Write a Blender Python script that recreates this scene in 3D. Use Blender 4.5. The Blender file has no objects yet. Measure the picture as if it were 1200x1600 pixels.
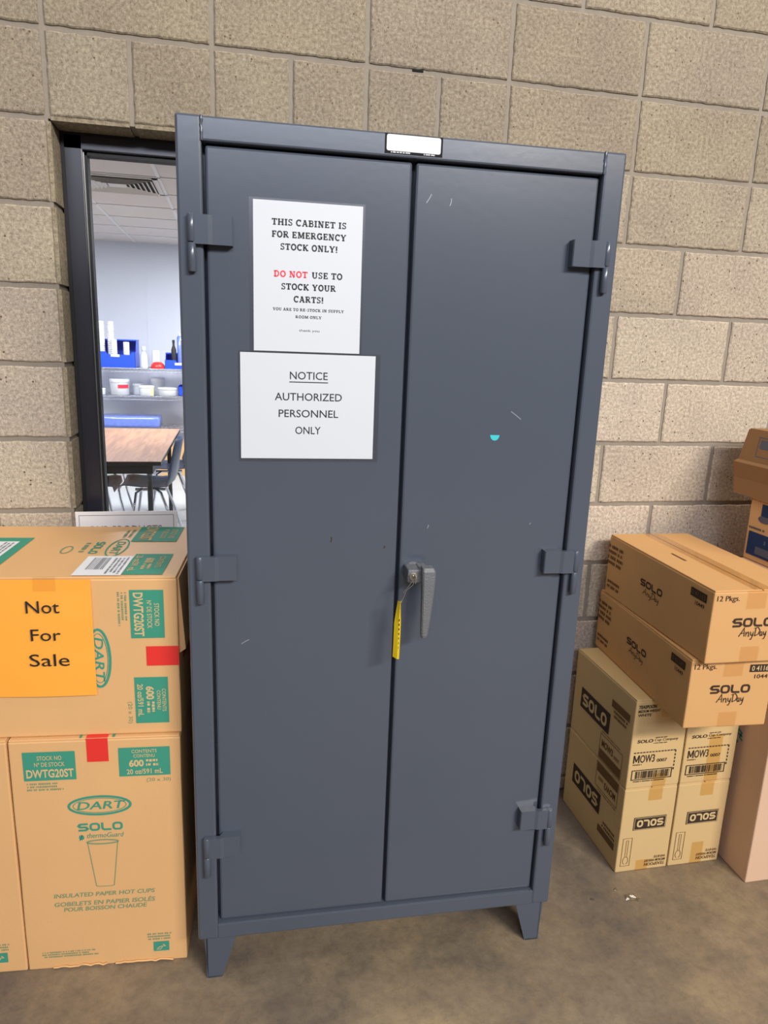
import bpy, bmesh, math, random
from mathutils import Vector, Matrix, Euler, noise

S = bpy.context.scene
COL = S.collection
PI = math.pi

def lin(r, g, b):
    f = lambda c: (c/255/12.92) if c/255 <= .04045 else ((c/255+.055)/1.055)**2.4
    return (f(r), f(g), f(b), 1)

# ------------------------------------------------------------------ camera
F_PX = 1106.0
cd = bpy.data.cameras.new('camera')
cam = bpy.data.objects.new('camera', cd); COL.objects.link(cam)
cd.sensor_fit = 'VERTICAL'; cd.sensor_height = 32.0; cd.sensor_width = 24.0
cd.lens = F_PX/1600*32.0
cd.clip_start = .02
cam.location = (0.4494, -2.0973, 1.5657)
cam.rotation_euler = (1.3374, -0.0361, -0.2048)
S.camera = cam
# ------------------------------------------------------------------ light and exposure
S.view_settings.view_transform = 'Standard'
S.view_settings.look = 'None'
S.view_settings.gamma = 1
S.view_settings.use_curve_mapping = False
S.view_settings.exposure = -0.07
w = bpy.data.worlds.new('world'); S.world = w; w.use_nodes = True
w.node_tree.nodes['Background'].inputs[0].default_value = (1.0, .93, .86, 1)
w.node_tree.nodes['Background'].inputs[1].default_value = .12

def area(name, loc, target, sx, sy, watts, col):
    d = bpy.data.lights.new(name, 'AREA'); d.shape = 'RECTANGLE'; d.size = sx; d.size_y = sy
    d.energy = watts; d.color = col
    o = bpy.data.objects.new(name, d); COL.objects.link(o)
    o.location = loc
    o.rotation_euler = (Vector(target)-Vector(loc)).to_track_quat('-Z', 'Y').to_euler()
    return o
# strip lights of the warehouse bay (above and behind the camera), an added overhead strip, and the ceiling panels of the room behind the window
area('bay_light_near_wall', (.9, -.42, 4.3), (.9, -.42, 0), 3.6, .14, 46, (1, .93, .84))
area('bay_light_right', (3.4, -5.6, 4.3), (1.2, -.3, .4), 2.4, .5, 430, (1, .94, .85))
area('bay_light_middle', (.7, -6.6, 4.35), (.4, -.3, .5), 2.6, .5, 100, (.84, .88, 1))
area('added_strip_overhead', (.3, -1.35, 4.3), (.3, -1.35, 0), 3.6, .14, 17, (1, .95, .88))  # added lamp, puts highlights on door edges, hinge tops and box tops
area('bay_light_far', (.5, -8, 4.45), (.5, -.6, .5), 7, .7, 200, (.80, .85, 1))
area('room_light_a', (-.9, 4.4, 2.56), (-.9, 4.4, 0), 1.2, .6, 110, (.93, .96, 1))
area('room_light_b', (.9, 5.2, 2.56), (.9, 5.2, 0), 1.2, .6, 110, (.93, .96, 1))

# ------------------------------------------------------------------ materials
def nodes(name):
    m = bpy.data.materials.new(name); m.use_nodes = True
    nt = m.node_tree
    return m, nt, nt.nodes['Principled BSDF']

def plain(name, col, rough=.5, metal=0, spec=.5, var=0, scale=8, bump=0, bscale=200, coat=0):
    m, nt, b = nodes(name)
    b.inputs['Base Color'].default_value = col
    b.inputs['Roughness'].default_value = rough
    b.inputs['Metallic'].default_value = metal
    b.inputs['Specular IOR Level'].default_value = spec
    b.inputs['Coat Weight'].default_value = coat
    tc = nt.nodes.new('ShaderNodeTexCoord')
    if var:
        n = nt.nodes.new('ShaderNodeTexNoise'); n.inputs['Scale'].default_value = scale; n.inputs['Detail'].default_value = 5
        nt.links.new(tc.outputs['Object'], n.inputs['Vector'])
        mx = nt.nodes.new('ShaderNodeMix'); mx.data_type = 'RGBA'
        mx.inputs[6].default_value = tuple(c*(1-var) for c in col[:3])+(1,)
        mx.inputs[7].default_value = tuple(min(1, c*(1+var)) for c in col[:3])+(1,)
        nt.links.new(n.outputs['Fac'], mx.inputs[0]); nt.links.new(mx.outputs[2], b.inputs['Base Color'])
    if bump:
        n2 = nt.nodes.new('ShaderNodeTexNoise'); n2.inputs['Scale'].default_value = bscale; n2.inputs['Detail'].default_value = 3
        nt.links.new(tc.outputs['Object'], n2.inputs['Vector'])
        bp = nt.nodes.new('ShaderNodeBump'); bp.inputs['Strength'].default_value = bump; bp.inputs['Distance'].default_value = .002
        nt.links.new(n2.outputs['Fac'], bp.inputs['Height']); nt.links.new(bp.outputs[0], b.inputs['Normal'])
    return m

def block_material():
    m, nt, b = nodes('concrete_block')
    L = nt.links.new
    tc = nt.nodes.new('ShaderNodeTexCoord')
    at = nt.nodes.new('ShaderNodeAttribute'); at.attribute_name = 'tint'
    n1 = nt.nodes.new('ShaderNodeTexNoise'); n1.inputs['Scale'].default_value = 110; n1.inputs['Detail'].default_value = 10; n1.inputs['Roughness'].default_value = .82
    n2 = nt.nodes.new('ShaderNodeTexNoise'); n2.inputs['Scale'].default_value = 5; n2.inputs['Detail'].default_value = 4
    v = nt.nodes.new('ShaderNodeTexVoronoi'); v.inputs['Scale'].default_value = 75; v.inputs['Randomness'].default_value = 1
    for n in (n1, n2, v): L(tc.outputs['Object'], n.inputs['Vector'])
    r1 = nt.nodes.new('ShaderNodeValToRGB')
    r1.color_ramp.elements[0].position = .36; r1.color_ramp.elements[0].color = lin(130, 117, 99)
    r1.color_ramp.elements[1].position = .62; r1.color_ramp.elements[1].color = lin(207, 193, 172)
    L(n1.outputs['Fac'], r1.inputs[0])
    r2 = nt.nodes.new('ShaderNodeValToRGB')
    r2.color_ramp.elements[0].position = .35; r2.color_ramp.elements[0].color = (.86, .85, .86, 1)
    r2.color_ramp.elements[1].position = .65; r2.color_ramp.elements[1].color = (1.0, 1.0, .97, 1)
    L(n2.outputs['Fac'], r2.inputs[0])
    mx = nt.nodes.new('ShaderNodeMix'); mx.data_type = 'RGBA'; mx.blend_type = 'MULTIPLY'; mx.inputs[0].default_value = 1
    L(r1.outputs[0], mx.inputs[6]); L(r2.outputs[0], mx.inputs[7])
    mx2 = nt.nodes.new('ShaderNodeMix'); mx2.data_type = 'RGBA'; mx2.blend_type = 'MULTIPLY'; mx2.inputs[0].default_value = 1
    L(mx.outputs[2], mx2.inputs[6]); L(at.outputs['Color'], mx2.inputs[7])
    # pits: a sparse subset of voronoi cells
    pit = nt.nodes.new('ShaderNodeMath'); pit.operation = 'LESS_THAN'; pit.inputs[1].default_value = .2
    sel = nt.nodes.new('ShaderNodeSeparateColor'); L(v.outputs['Color'], sel.inputs[0])
    gt = nt.nodes.new('ShaderNodeMath'); gt.operation = 'GREATER_THAN'; gt.inputs[1].default_value = .9
    L(sel.outputs[0], gt.inputs[0]); L(v.outputs['Distance'], pit.inputs[0])
    pm = nt.nodes.new('ShaderNodeMath'); pm.operation = 'MULTIPLY'; L(pit.outputs[0], pm.inputs[0]); L(gt.outputs[0], pm.inputs[1])
    mx3 = nt.nodes.new('ShaderNodeMix'); mx3.data_type = 'RGBA'
    L(pm.outputs[0], mx3.inputs[0]); L(mx2.outputs[2], mx3.inputs[6]); mx3.inputs[7].default_value = lin(118, 100, 78)
    L(mx3.outputs[2], b.inputs['Base Color'])
    sub = nt.nodes.new('ShaderNodeMath'); sub.operation = 'SUBTRACT'; L(n1.outputs['Fac'], sub.inputs[0]); L(pm.outputs[0], sub.inputs[1])
    bp = nt.nodes.new('ShaderNodeBump'); bp.inputs['Strength'].default_value = .9; bp.inputs['Distance'].default_value = .006
    L(sub.outputs[0], bp.inputs['Height']); L(bp.outputs[0], b.inputs['Normal'])
    b.inputs['Roughness'].default_value = .92; b.inputs['Specular IOR Level'].default_value = .2
    return m

def floor_material():
    m, nt, b = nodes('stained_concrete')
    L = nt.links.new
    tc = nt.nodes.new('ShaderNodeTexCoord')
    def tex(scale, detail, rough, dist=0):
        n = nt.nodes.new('ShaderNodeTexNoise'); n.inputs['Scale'].default_value = scale; n.inputs['Detail'].default_value = detail
        n.inputs['Roughness'].default_value = rough; n.inputs['Distortion'].default_value = dist
        L(tc.outputs['Object'], n.inputs['Vector']); return n
    def ramp(src, stops):
        r = nt.nodes.new('ShaderNodeValToRGB'); e = r.color_ramp.elements
        e[0].position, e[0].color = stops[0]; e[1].position, e[1].color = stops[-1]
        for p, c in stops[1:-1]: k = e.new(p); k.color = c
        L(src.outputs['Fac'], r.inputs[0]); return r
    def mul(a, b_, f, mode='MULTIPLY'):
        m_ = nt.nodes.new('ShaderNodeMix'); m_.data_type = 'RGBA'; m_.blend_type = mode; m_.inputs[0].default_value = f
        L(a, m_.inputs[6]); L(b_, m_.inputs[7]); return m_.outputs[2]
    n1, n2, n3, n4 = tex(4.2, 12, .74), tex(38, 8, .8), tex(1.5, 5, .55), tex(11, 10, .82, .3)
    r1 = ramp(n1, [(.34, lin(114, 104, 93)), (.5, lin(140, 125, 105)), (.66, lin(160, 143, 118))])
    r3 = ramp(n3, [(.4, lin(204, 205, 216)), (.6, lin(255, 251, 241))])             # grey and brown stain areas
    r2 = ramp(n2, [(.3, (.66, .65, .66, 1)), (.55, (1, 1, 1, 1))])
    r4 = ramp(n4, [(.27, (.5, .48, .47, 1)), (.38, (.95, .95, .95, 1)), (.62, (1, 1, 1, 1)), (.75, (1.0, 1.0, 1.0, 1))])
    c = mul(r1.outputs[0], r3.outputs[0], 1); c = mul(c, r2.outputs[0], .75); c = mul(c, r4.outputs[0], .8)
    L(c, b.inputs['Base Color'])
    rr = nt.nodes.new('ShaderNodeMapRange'); rr.inputs['To Min'].default_value = .42; rr.inputs['To Max'].default_value = .68
    L(n2.outputs['Fac'], rr.inputs['Value']); L(rr.outputs[0], b.inputs['Roughness'])
    bp = nt.nodes.new('ShaderNodeBump'); bp.inputs['Strength'].default_value = .2; bp.inputs['Distance'].default_value = .003
    L(n2.outputs['Fac'], bp.inputs['Height']); L(bp.outputs[0], b.inputs['Normal'])
    b.inputs['Specular IOR Level'].default_value = .4
    return m

def wood_material(name, a, c):
    m, nt, b = nodes(name)
    L = nt.links.new
    tc = nt.nodes.new('ShaderNodeTexCoord'); mp = nt.nodes.new('ShaderNodeMapping')
    mp.inputs['Scale'].default_value = (14, 1.2, 5); L(tc.outputs['Object'], mp.inputs[0])
    n = nt.nodes.new('ShaderNodeTexNoise'); n.inputs['Scale'].default_value = 2; n.inputs['Detail'].default_value = 6; n.inputs['Distortion'].default_value = .8
    L(mp.outputs[0], n.inputs['Vector'])
    r = nt.nodes.new('ShaderNodeValToRGB'); r.color_ramp.elements[0].position = .35; r.color_ramp.elements[0].color = a
    r.color_ramp.elements[1].position = .65; r.color_ramp.elements[1].color = c
    L(n.outputs['Fac'], r.inputs[0]); L(r.outputs[0], b.inputs['Base Color']); b.inputs['Roughness'].default_value = .35
    return m

def thin_clear(name, tint=(1, 1, 1, 1), gloss=.1, rough=.02):
    m = bpy.data.materials.new(name); m.use_nodes = True; nt = m.node_tree
    nt.nodes.remove(nt.nodes['Principled BSDF'])
    out = nt.nodes['Material Output']
    t = nt.nodes.new('ShaderNodeBsdfTransparent'); t.inputs[0].default_value = tint
    g = nt.nodes.new('ShaderNodeBsdfGlossy'); g.inputs['Roughness'].default_value = rough
    lw = nt.nodes.new('ShaderNodeLayerWeight'); lw.inputs['Blend'].default_value = .5
    fr = nt.nodes.new('ShaderNodeMath'); fr.operation = 'POWER'; fr.inputs[1].default_value = 5
    nt.links.new(lw.outputs['Facing'], fr.inputs[0])
    ad = nt.nodes.new('ShaderNodeMath'); ad.operation = 'ADD'; ad.inputs[1].default_value = gloss; ad.use_clamp = True
    nt.links.new(fr.outputs[0], ad.inputs[0])
    mx = nt.nodes.new('ShaderNodeMixShader')
    nt.links.new(ad.outputs[0], mx.inputs[0]); nt.links.new(t.outputs[0], mx.inputs[1]); nt.links.new(g.outputs[0], mx.inputs[2])
    nt.links.new(mx.outputs[0], out.inputs['Surface'])
    return m

M = dict(
    block=block_material(), floor=floor_material(),
    mortar=plain('mortar', lin(146, 137, 125), .95, spec=.1, var=.12, scale=30, bump=.5, bscale=150),
    dark=plain('dark_void', lin(22, 20, 20), .9),
    paint=plain('slate_grey_paint', lin(76, 83, 95), .22, spec=.5, var=.05, scale=3, bump=.05, bscale=60),
    paint2=plain('slate_grey_cast_paint', lin(104, 106, 110), .45, spec=.5, bump=.8, bscale=260),
    bronze=plain('dark_bronze_metal', lin(40, 39, 48), .3, spec=.6),
    gasket=plain('black_gasket', lin(12, 12, 13), .6),
    bead=plain('bright_glazing_bead', lin(150, 148, 140), .3, metal=.8),
    glass=thin_clear('window_glass', (.97, .98, 1, 1), .04),
    sleeve=thin_clear('clear_plastic', (.95, .95, .96, 1), .10, .2),
    tape=thin_clear('tan_packing_tape', (.95, .86, .68, 1), .03, .2),
    tapea=thin_clear('clear_packing_tape', (.98, .93, .85, 1), .05, .15),
    tapec=thin_clear('clear_office_tape', (.99, .98, .96, 1), .04, .15),
    scrap=thin_clear('clear_film', (.9, .9, .9, 1), .25, .2),
    card_o=plain('orange_brown_cardboard', lin(220, 173, 118), .55, spec=.5, var=.05, scale=5, bump=.12, bscale=120),
    card_a=plain('warm_brown_cardboard', lin(205, 158, 104), .75, spec=.25, var=.04, scale=5, bump=.12, bscale=120),
    card_m=plain('straw_cardboard', lin(203, 173, 123), .75, spec=.25, var=.04, scale=5, bump=.12, bscale=120),
    card_p=plain('pale_pinkish_cardboard', lin(212, 178, 150), .8, spec=.2, var=.04, scale=4, bump=.12, bscale=120),
    card_b=plain('dull_brown_cardboard', lin(150, 113, 78), .8, spec=.2, var=.05, scale=4, bump=.12, bscale=120),
    card_in=plain('brown_box_edge', lin(150, 110, 72), .9),  # brown of the fold crease strip
    green=plain('teal_green_ink', lin(64, 146, 122), .7, spec=.2),
    greenl=plain('grey_green_ink', lin(122, 146, 112), .75, spec=.2),
    knock=plain('knocked_out_lettering', lin(206, 180, 132), .75, spec=.2),
    ink=plain('black_box_ink', lin(62, 48, 38), .75, spec=.2),
    inkb=plain('brown_box_ink', lin(112, 82, 50), .8, spec=.2),
    navy=plain('navy_box_ink', lin(40, 62, 104), .7, spec=.2),
    greyink=plain('grey_blue_box_ink', lin(96, 98, 112), .8, spec=.2),
    white=plain('white_paper', lin(206, 211, 218), .45, spec=.4),
    signw=plain('white_sign', lin(246, 243, 242), .5),
    off=plain('white_label', lin(226, 228, 232), .6),
    black=plain('black_print', lin(30, 30, 34), .6),
    redp=plain('red_print', lin(226, 50, 70), .6),
    greyp=plain('grey_print', lin(130, 132, 138), .7),
    red=plain('red_tape', lin(226, 52, 46), .4),
    orange=plain('orange_paper', lin(255, 172, 62), .6, var=.02, scale=6),
    yellow=plain('yellow_plastic', lin(236, 205, 30), .4),
    steel=plain('worn_steel', lin(190, 186, 172), .3, metal=.85),
    chrome=plain('chrome', lin(225, 225, 230), .12, metal=1),
    wire=plain('zinc_wire', lin(178, 178, 182), .35, metal=.9),
    scuff=plain('rubbed_paint', lin(128, 132, 142), .4),
    teal=plain('teal_sticker', lin(60, 190, 200), .4),
    rwall=plain('painted_room_wall', lin(214, 217, 224), .8, var=.01),
    rceil=plain('ceiling_tile', lin(216, 207, 200), .9, var=.03, scale=40),
    rgrid=plain('ceiling_grid', lin(226, 222, 218), .6),
    rfloor=plain('pale_room_floor', lin(176, 177, 174), .4, var=.04, scale=6),
    vent=plain('vent_enamel', lin(214, 208, 200), .5),
    blue=plain('blue_polypropylene', lin(44, 84, 214), .35),
    film=plain('blue_film_wrap', lin(120, 140, 226), .15, var=.25, scale=25, coat=.5, bump=1, bscale=30),
    cup=plain('white_foam', lin(222, 222, 222), .6),
    clear=plain('frosted_plastic', lin(208, 214, 214), .3),
    redpl=plain('red_plastic', lin(220, 48, 44), .35),
    yel=plain('pale_yellow_label', lin(222, 226, 150), .6),
    wood=wood_material('laminate_oak', lin(150, 112, 84), lin(182, 140, 106)),
    edge=plain('black_table_edge', lin(32, 34, 36), .5),
    shell=plain('navy_chair_plastic', lin(58, 74, 104), .35),
    shellk=plain('black_chair_plastic', lin(38, 40, 48), .35),
)

# ------------------------------------------------------------------ mesh helpers
class MB:
    """collects verts and faces into ONE mesh object"""
    def __init__(self): self.v = []; self.f = []; self.mi = []; self.cur = 0; self.tint = []; self.ct = 1.0; self.sm = []
    def add(self, vs, fs, smooth=False):
        n = len(self.v); self.v += [tuple(p) for p in vs]
        for f in fs:
            self.f.append(tuple(i+n for i in f)); self.mi.append(self.cur); self.tint.append(self.ct); self.sm.append(smooth)
    def box(self, x0, x1, y0, y1, z0, z1, b=0):
        if x0 > x1: x0, x1 = x1, x0
        if y0 > y1: y0, y1 = y1, y0
        if z0 > z1: z0, z1 = z1, z0
        if b <= 0:
            vs = [(x, y, z) for z in (z0, z1) for y in (y0, y1) for x in (x0, x1)]
            self.add(vs, [(0, 2, 3, 1), (4, 5, 7, 6), (0, 1, 5, 4), (2, 6, 7, 3), (0, 4, 6, 2), (1, 3, 7, 5)]); return
        bm = bmesh.new(); bmesh.ops.create_cube(bm, size=1)
        for v in bm.verts:
            v.co = ((x0+x1)/2+v.co.x*(x1-x0), (y0+y1)/2+v.co.y*(y1-y0), (z0+z1)/2+v.co.z*(z1-z0))
        b = min(b, (x1-x0)*.49, (y1-y0)*.49, (z1-z0)*.49)
        bmesh.ops.bevel(bm, geom=list(bm.edges), offset=b, segments=2, profile=.5, affect='EDGES')
        self.bm(bm)
    def bm(self, bm, smooth=False):
        bm.verts.index_update()
        self.add([v.co[:] for v in bm.verts], [[v.index for v in f.verts] for f in bm.faces], smooth); bm.free()
    def tube(self, pts, r, seg=8, caps=True):
        pts = [Vector(p) for p in pts]; n = len(pts)
        rs = r if isinstance(r, (list, tuple)) else [r]*n
        vs = []; up = None
        for i, p in enumerate(pts):
            t = (pts[min(i+1, n-1)]-pts[max(i-1, 0)]).normalized()
            if up is None:
                up = Vector((0, 0, 1)) if abs(t.z) < .9 else Vector((1, 0, 0))
            a = t.cross(up).normalized(); up = a.cross(t).normalized()
            for k in range(seg):
                q = 2*PI*k/seg
                vs.append(p+(a*math.cos(q)+up*math.sin(q))*rs[i])
        fs = []
        for i in range(n-1):
            for k in range(seg):
                fs.append((i*seg+k, i*seg+(k+1) % seg, (i+1)*seg+(k+1) % seg, (i+1)*seg+k))
        self.add(vs, fs, True)
        if caps:
            self.add(vs[:seg], [tuple(range(seg))][::-1]); self.add(vs[-seg:], [tuple(range(seg))])
    def lathe(self, prof, c=(0, 0, 0), seg=20, sq=0):
        vs = []
        for r, z in prof:
            for k in range(seg):
                q = 2*PI*k/seg
                cx, sx = math.cos(q), math.sin(q)
                if sq:
                    e = 2/(2+sq); cx = math.copysign(abs(cx)**e, cx); sx = math.copysign(abs(sx)**e, sx)
                vs.append((c[0]+r*cx, c[1]+r*sx, c[2]+z))
        fs = []
        for i in range(len(prof)-1):
            for k in range(seg):
                fs.append((i*seg+k, i*seg+(k+1) % seg, (i+1)*seg+(k+1) % seg, (i+1)*seg+k))
        self.add(vs, fs, True)
        self.add(vs[:seg], [tuple(range(seg))[::-1]]); self.add(vs[-seg:], [tuple(range(seg))])
    def prism(self, poly, y0, y1, axis='y'):
        """poly in (x,z) extruded along y (axis y), or in (y,z) along x"""
        n = len(poly)
        P = (lambda a, b, t: (a, t, b)) if axis == 'y' else (lambda a, b, t: (t, a, b))
        vs = [P(a, b, y0) for a, b in poly]+[P(a, b, y1) for a, b in poly]
        fs = [tuple(range(n)), tuple(range(2*n-1, n-1, -1))]+[(i, i+n, (i+1) % n+n, (i+1) % n) for i in range(n)]
        self.add(vs, fs)
    def build(self, name, mat, parent=None, loc=None, recalc=True):
        me = bpy.data.meshes.new(name); me.from_pydata(self.v, [], self.f)
        mats = mat if isinstance(mat, (list, tuple)) else [mat]
        for m in mats: me.materials.append(m)
        me.polygons.foreach_set('material_index', self.mi)
        me.polygons.foreach_set('use_smooth', self.sm)
        if any(t != 1.0 for t in self.tint):
            a = me.color_attributes.new('tint', 'FLOAT_COLOR', 'CORNER')
            for p in me.polygons:
                t = self.tint[p.index]
                t = t if isinstance(t, tuple) else (t, t, t)
                for li in p.loop_indices: a.data[li].color = (*t, 1)
        if recalc:
            bm = bmesh.new(); bm.from_mesh(me); bmesh.ops.recalc_face_normals(bm, faces=bm.faces); bm.to_mesh(me); bm.free()
        me.update()
        o = bpy.data.objects.new(name, me); COL.objects.link(o)
        if parent: o.parent = parent
        if loc: o.location = loc
        return o

def tag(o, label=None, cat=None, group=None, kind=None):
    if label: o['label'] = label
    if cat: o['category'] = cat
    if group: o['group'] = group
    if kind: o['kind'] = kind
    return o
def thing(name, label, cat, loc=(0, 0, 0), rotz=0, group=None):
    o = bpy.data.objects.new(name, None); COL.objects.link(o); o.empty_display_size = .05
    o.location = loc; o.rotation_euler = (0, 0, rotz)
    return tag(o, label, cat, group)
def copy_tree(o, parent=None):
    c = o.copy(); COL.objects.link(c)
    if parent: c.parent = parent
    for ch in list(o.children): copy_tree(ch, c)
    return c

# ------------------------------------------------------------------ print on faces: lettering, lines, panels
_tc = {}
def text_polys(s, bold=0.0):
    key = (s, bold)
    if key not in _tc:
        cu = bpy.data.curves.new('t', 'FONT'); cu.body = s; cu.size = 1; cu.offset = bold; cu.resolution_u = 3
        ob = bpy.data.objects.new('t', cu); COL.objects.link(ob)
        dg = bpy.context.evaluated_depsgraph_get(); dg.update()
        me = bpy.data.meshes.new_from_object(ob.evaluated_get(dg))
        vs = [(v.co.x, v.co.y) for v in me.vertices]; fs = [tuple(p.vertices) for p in me.polygons]
        COL.objects.unlink(ob); bpy.data.objects.remove(ob); bpy.data.curves.remove(cu); bpy.data.meshes.remove(me)
        xs = [v[0] for v in vs]; ys = [v[1] for v in vs]
        _tc[key] = (vs, fs, min(xs), max(xs), min(ys), max(ys))
    return _tc[key]

class Ink:
    def __init__(self): self.v = []; self.f = []; self.cuts = []
    def piece(self):
        """what follows is a piece of its own"""
        if self.f and (not self.cuts or self.cuts[-1] != len(self.f)): self.cuts.append(len(self.f))
        return self
    def add(self, vs, fs):
        n = len(self.v); self.v += vs; self.f += [tuple(i+n for i in f) for f in fs]
    def rect(self, x0, x1, y0, y1): self.add([(x0, y0), (x1, y0), (x1, y1), (x0, y1)], [(0, 1, 2, 3)])
    def rrect(self, x0, x1, y0, y1, r):
        pts = []
        for cx, cy, a0 in ((x1-r, y1-r, 0), (x0+r, y1-r, 90), (x0+r, y0+r, 180), (x1-r, y0+r, 270)):
            pts += [(cx+r*math.cos(math.radians(a0+k*30)), cy+r*math.sin(math.radians(a0+k*30))) for k in range(4)]
        self.add(pts, [tuple(range(len(pts)))])
    def frame(self, x0, x1, y0, y1, t):
        self.piece(); self.rect(x0, x1, y0, y0+t); self.rect(x0, x1, y1-t, y1); self.rect(x0, x0+t, y0+t, y1-t); self.rect(x1-t, x1, y0+t, y1-t)
    def line(self, pts, t):
        """polyline with mitred joints"""
        n = len(pts)
        if n < 2: return
        closed = pts[0] == pts[-1] and n > 2
        L = []; R = []
        for i in range(n):
            p = Vector(pts[i])
            a = Vector(pts[i-1]) if i else (Vector(pts[-2]) if closed else None)
            c = Vector(pts[i+1]) if i < n-1 else (Vector(pts[1]) if closed else None)
            d1 = (p-a).normalized() if a is not None else None; d2 = (c-p).normalized() if c is not None else None
            if d1 is None: d1 = d2
            if d2 is None: d2 = d1
            n1 = Vector((-d1.y, d1.x)); n2 = Vector((-d2.y, d2.x)); m = (n1+n2)
            m = m.normalized() if m.length > 1e-6 else n1
            k = t/2/max(.45, m.dot(n1))
            L.append(tuple(p+m*k)); R.append(tuple(p-m*k))
        self.add(L+R, [(i, i+1, n+i+1, n+i) for i in range(n-1)])
    def ell(self, cx, cy, rx, ry, t, a0=0, a1=360, n=36):
        pts = [(cx+rx*math.cos(math.radians(a0+(a1-a0)*k/n)), cy+ry*math.sin(math.radians(a0+(a1-a0)*k/n))) for k in range(n+1)]
        if abs(a1-a0) == 360: pts[-1] = pts[0]
        self.line(pts, t)
    def disc(self, cx, cy, rx, ry, n=24, a0=0, a1=360):
        m = n if abs(a1-a0) == 360 else n+1
        self.add([(cx+rx*math.cos(math.radians(a0+(a1-a0)*k/n)), cy+ry*math.sin(math.radians(a0+(a1-a0)*k/n))) for k in range(m)], [tuple(range(m))])
    def text(self, s, x0, x1, y0, y1, bold=0.0, slant=0.0):
        """lettering stretched to fill the rectangle"""
        self.piece(); vs, fs, a, b, c, d = text_polys(s, bold)
        sx = (x1-x0)/(b-a); sy = (y1-y0)/(d-c)
        self.add([(x0+(x-a)*sx+slant*(y-c)*sy, y0+(y-c)*sy) for x, y in vs], fs)
    def words(self, x0, x1, y0, y1, rows, seed=1, fill=.6):
        """rows of print too small to read: blurred runs of letters"""
        self.piece(); rnd = random.Random(seed); h = (y1-y0)/rows
        for r in range(rows):
            y = y1-(r+1)*h; x = x0+rnd.random()*.06*(x1-x0); e = x1-rnd.random()*.18*(x1-x0)
            while x < e:
                wd = h*(.25+.35*rnd.random())
                self.rect(x, min(x+wd, e), y+h*(.2+.1*rnd.random()), y+h*(.2+fill)); x += wd+h*(.15+(.35 if rnd.random() < .2 else 0))
    def barcode(self, x0, x1, y0, y1, seed=3):
        self.piece(); rnd = random.Random(seed); x = x0
        while x < x1:
            wd = rnd.choice((.0011, .0016, .0024, .0034)); self.rect(x, min(x1, x+wd), y0, y1); x += wd+rnd.choice((.0011, .0018, .0028))
    def build(self, name, mat, parent, fr, off=.0006):
        O, U, V = [Vector(q) for q in fr]; N = U.cross(V); first = None
        ends = [0]+self.cuts+[len(self.f)]
        for a, b in zip(ends[:-1], ends[1:]):
            if a == b: continue
            fs = self.f[a:b]; lo = min(min(f) for f in fs); hi = max(max(f) for f in fs)
            me = bpy.data.meshes.new(name)
            me.from_pydata([tuple(O+U*x+V*y+N*off) for x, y in self.v[lo:hi+1]], [], [tuple(i-lo for i in f) for f in fs]); me.materials.append(mat); me.update()
            o = bpy.data.objects.new(name, me); COL.objects.link(o); o.parent = parent
            first = first or o
        return first
FRONT = ((0, 0, 0), (1, 0, 0), (0, 0, 1))
def LEFT(d): return ((0, d, 0), (0, -1, 0), (0, 0, 1))

# wide rounded block logo letters (S O L O)
def solo(ink, x0, x1, y0, y1, flip=False):
    ink.piece(); W = x1-x0; H = y1-y0; lw = W/4.35; gap = lw*.115; t = H*.235; r = H*.27
    def q(cx, cy, a): return [(cx+r*math.cos(math.radians(a+k*22.5)), cy+r*math.sin(math.radians(a+k*22.5))) for k in range(5)]
    def q_back(cx, cy, a): return q(cx, cy, a)[::-1]
    def ring(x):
        a, b, c, d = x+t/2, x+lw-t/2, y0+t/2, y1-t/2
        p = q(b-r, d-r, 0)+q(a+r, d-r, 90)+q(a+r, c+r, 180)+q(b-r, c+r, 270); ink.line(p+[p[0]], t)
    a, b, c, d = x0+t/2, x0+lw-t/2, y0+t/2, y1-t/2; m = (c+d)/2; r0 = r; r = min(r, (d-m)/2)
    ink.line([(b+t*.3, d)]+q(a+r, d-r, 90)+q(a+r, m+r, 180)+q_back(b-r, m-r, 0)+q_back(b-r, c+r, 270)+[(a-t*.3, c)], t)
    r = r0; ring(x0+lw+gap)
    a = x0+2*(lw+gap)+t/2
    ink.line([(a, y1)]+q(a+r, c+r, 180)+[(a+lw*.86, c)], t)
    ring(x0+3*(lw+gap)-lw*.04)
def anyday(ink, x0, x1, y0, y1):
    """thin handwritten script"""
    G = [[(0, .25), (.1, .62), (.17, .95), (.2, .25)], [(.05, .5), (.2, .52)],
         [(.25, .62), (.26, .25), (.27, .48), (.33, .6), (.36, .5), (.36, .25), (.39, .28)],
         [(.42, .62), (.44, .35), (.49, .3), (.53, .6), (.52, .3), (.47, 0), (.42, .02)],
         [(.6, .9), (.59, .25)], [(.54, .86), (.68, .95), (.76, .7), (.72, .4), (.58, .25)],
         [(.84, .55), (.79, .58), (.77, .38), (.8, .26), (.84, .35), (.85, .58), (.85, .28), (.88, .27)],
         [(.9, .6), (.91, .35), (.95, .32), (1, .62), (.99, .3), (.95, .03), (.9, .0)]]
    ink.piece()
    for g in G: ink.line([(x0+(x1-x0)*a, y0+(y1-y0)*b) for a, b in g], (y1-y0)*.065)

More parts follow.
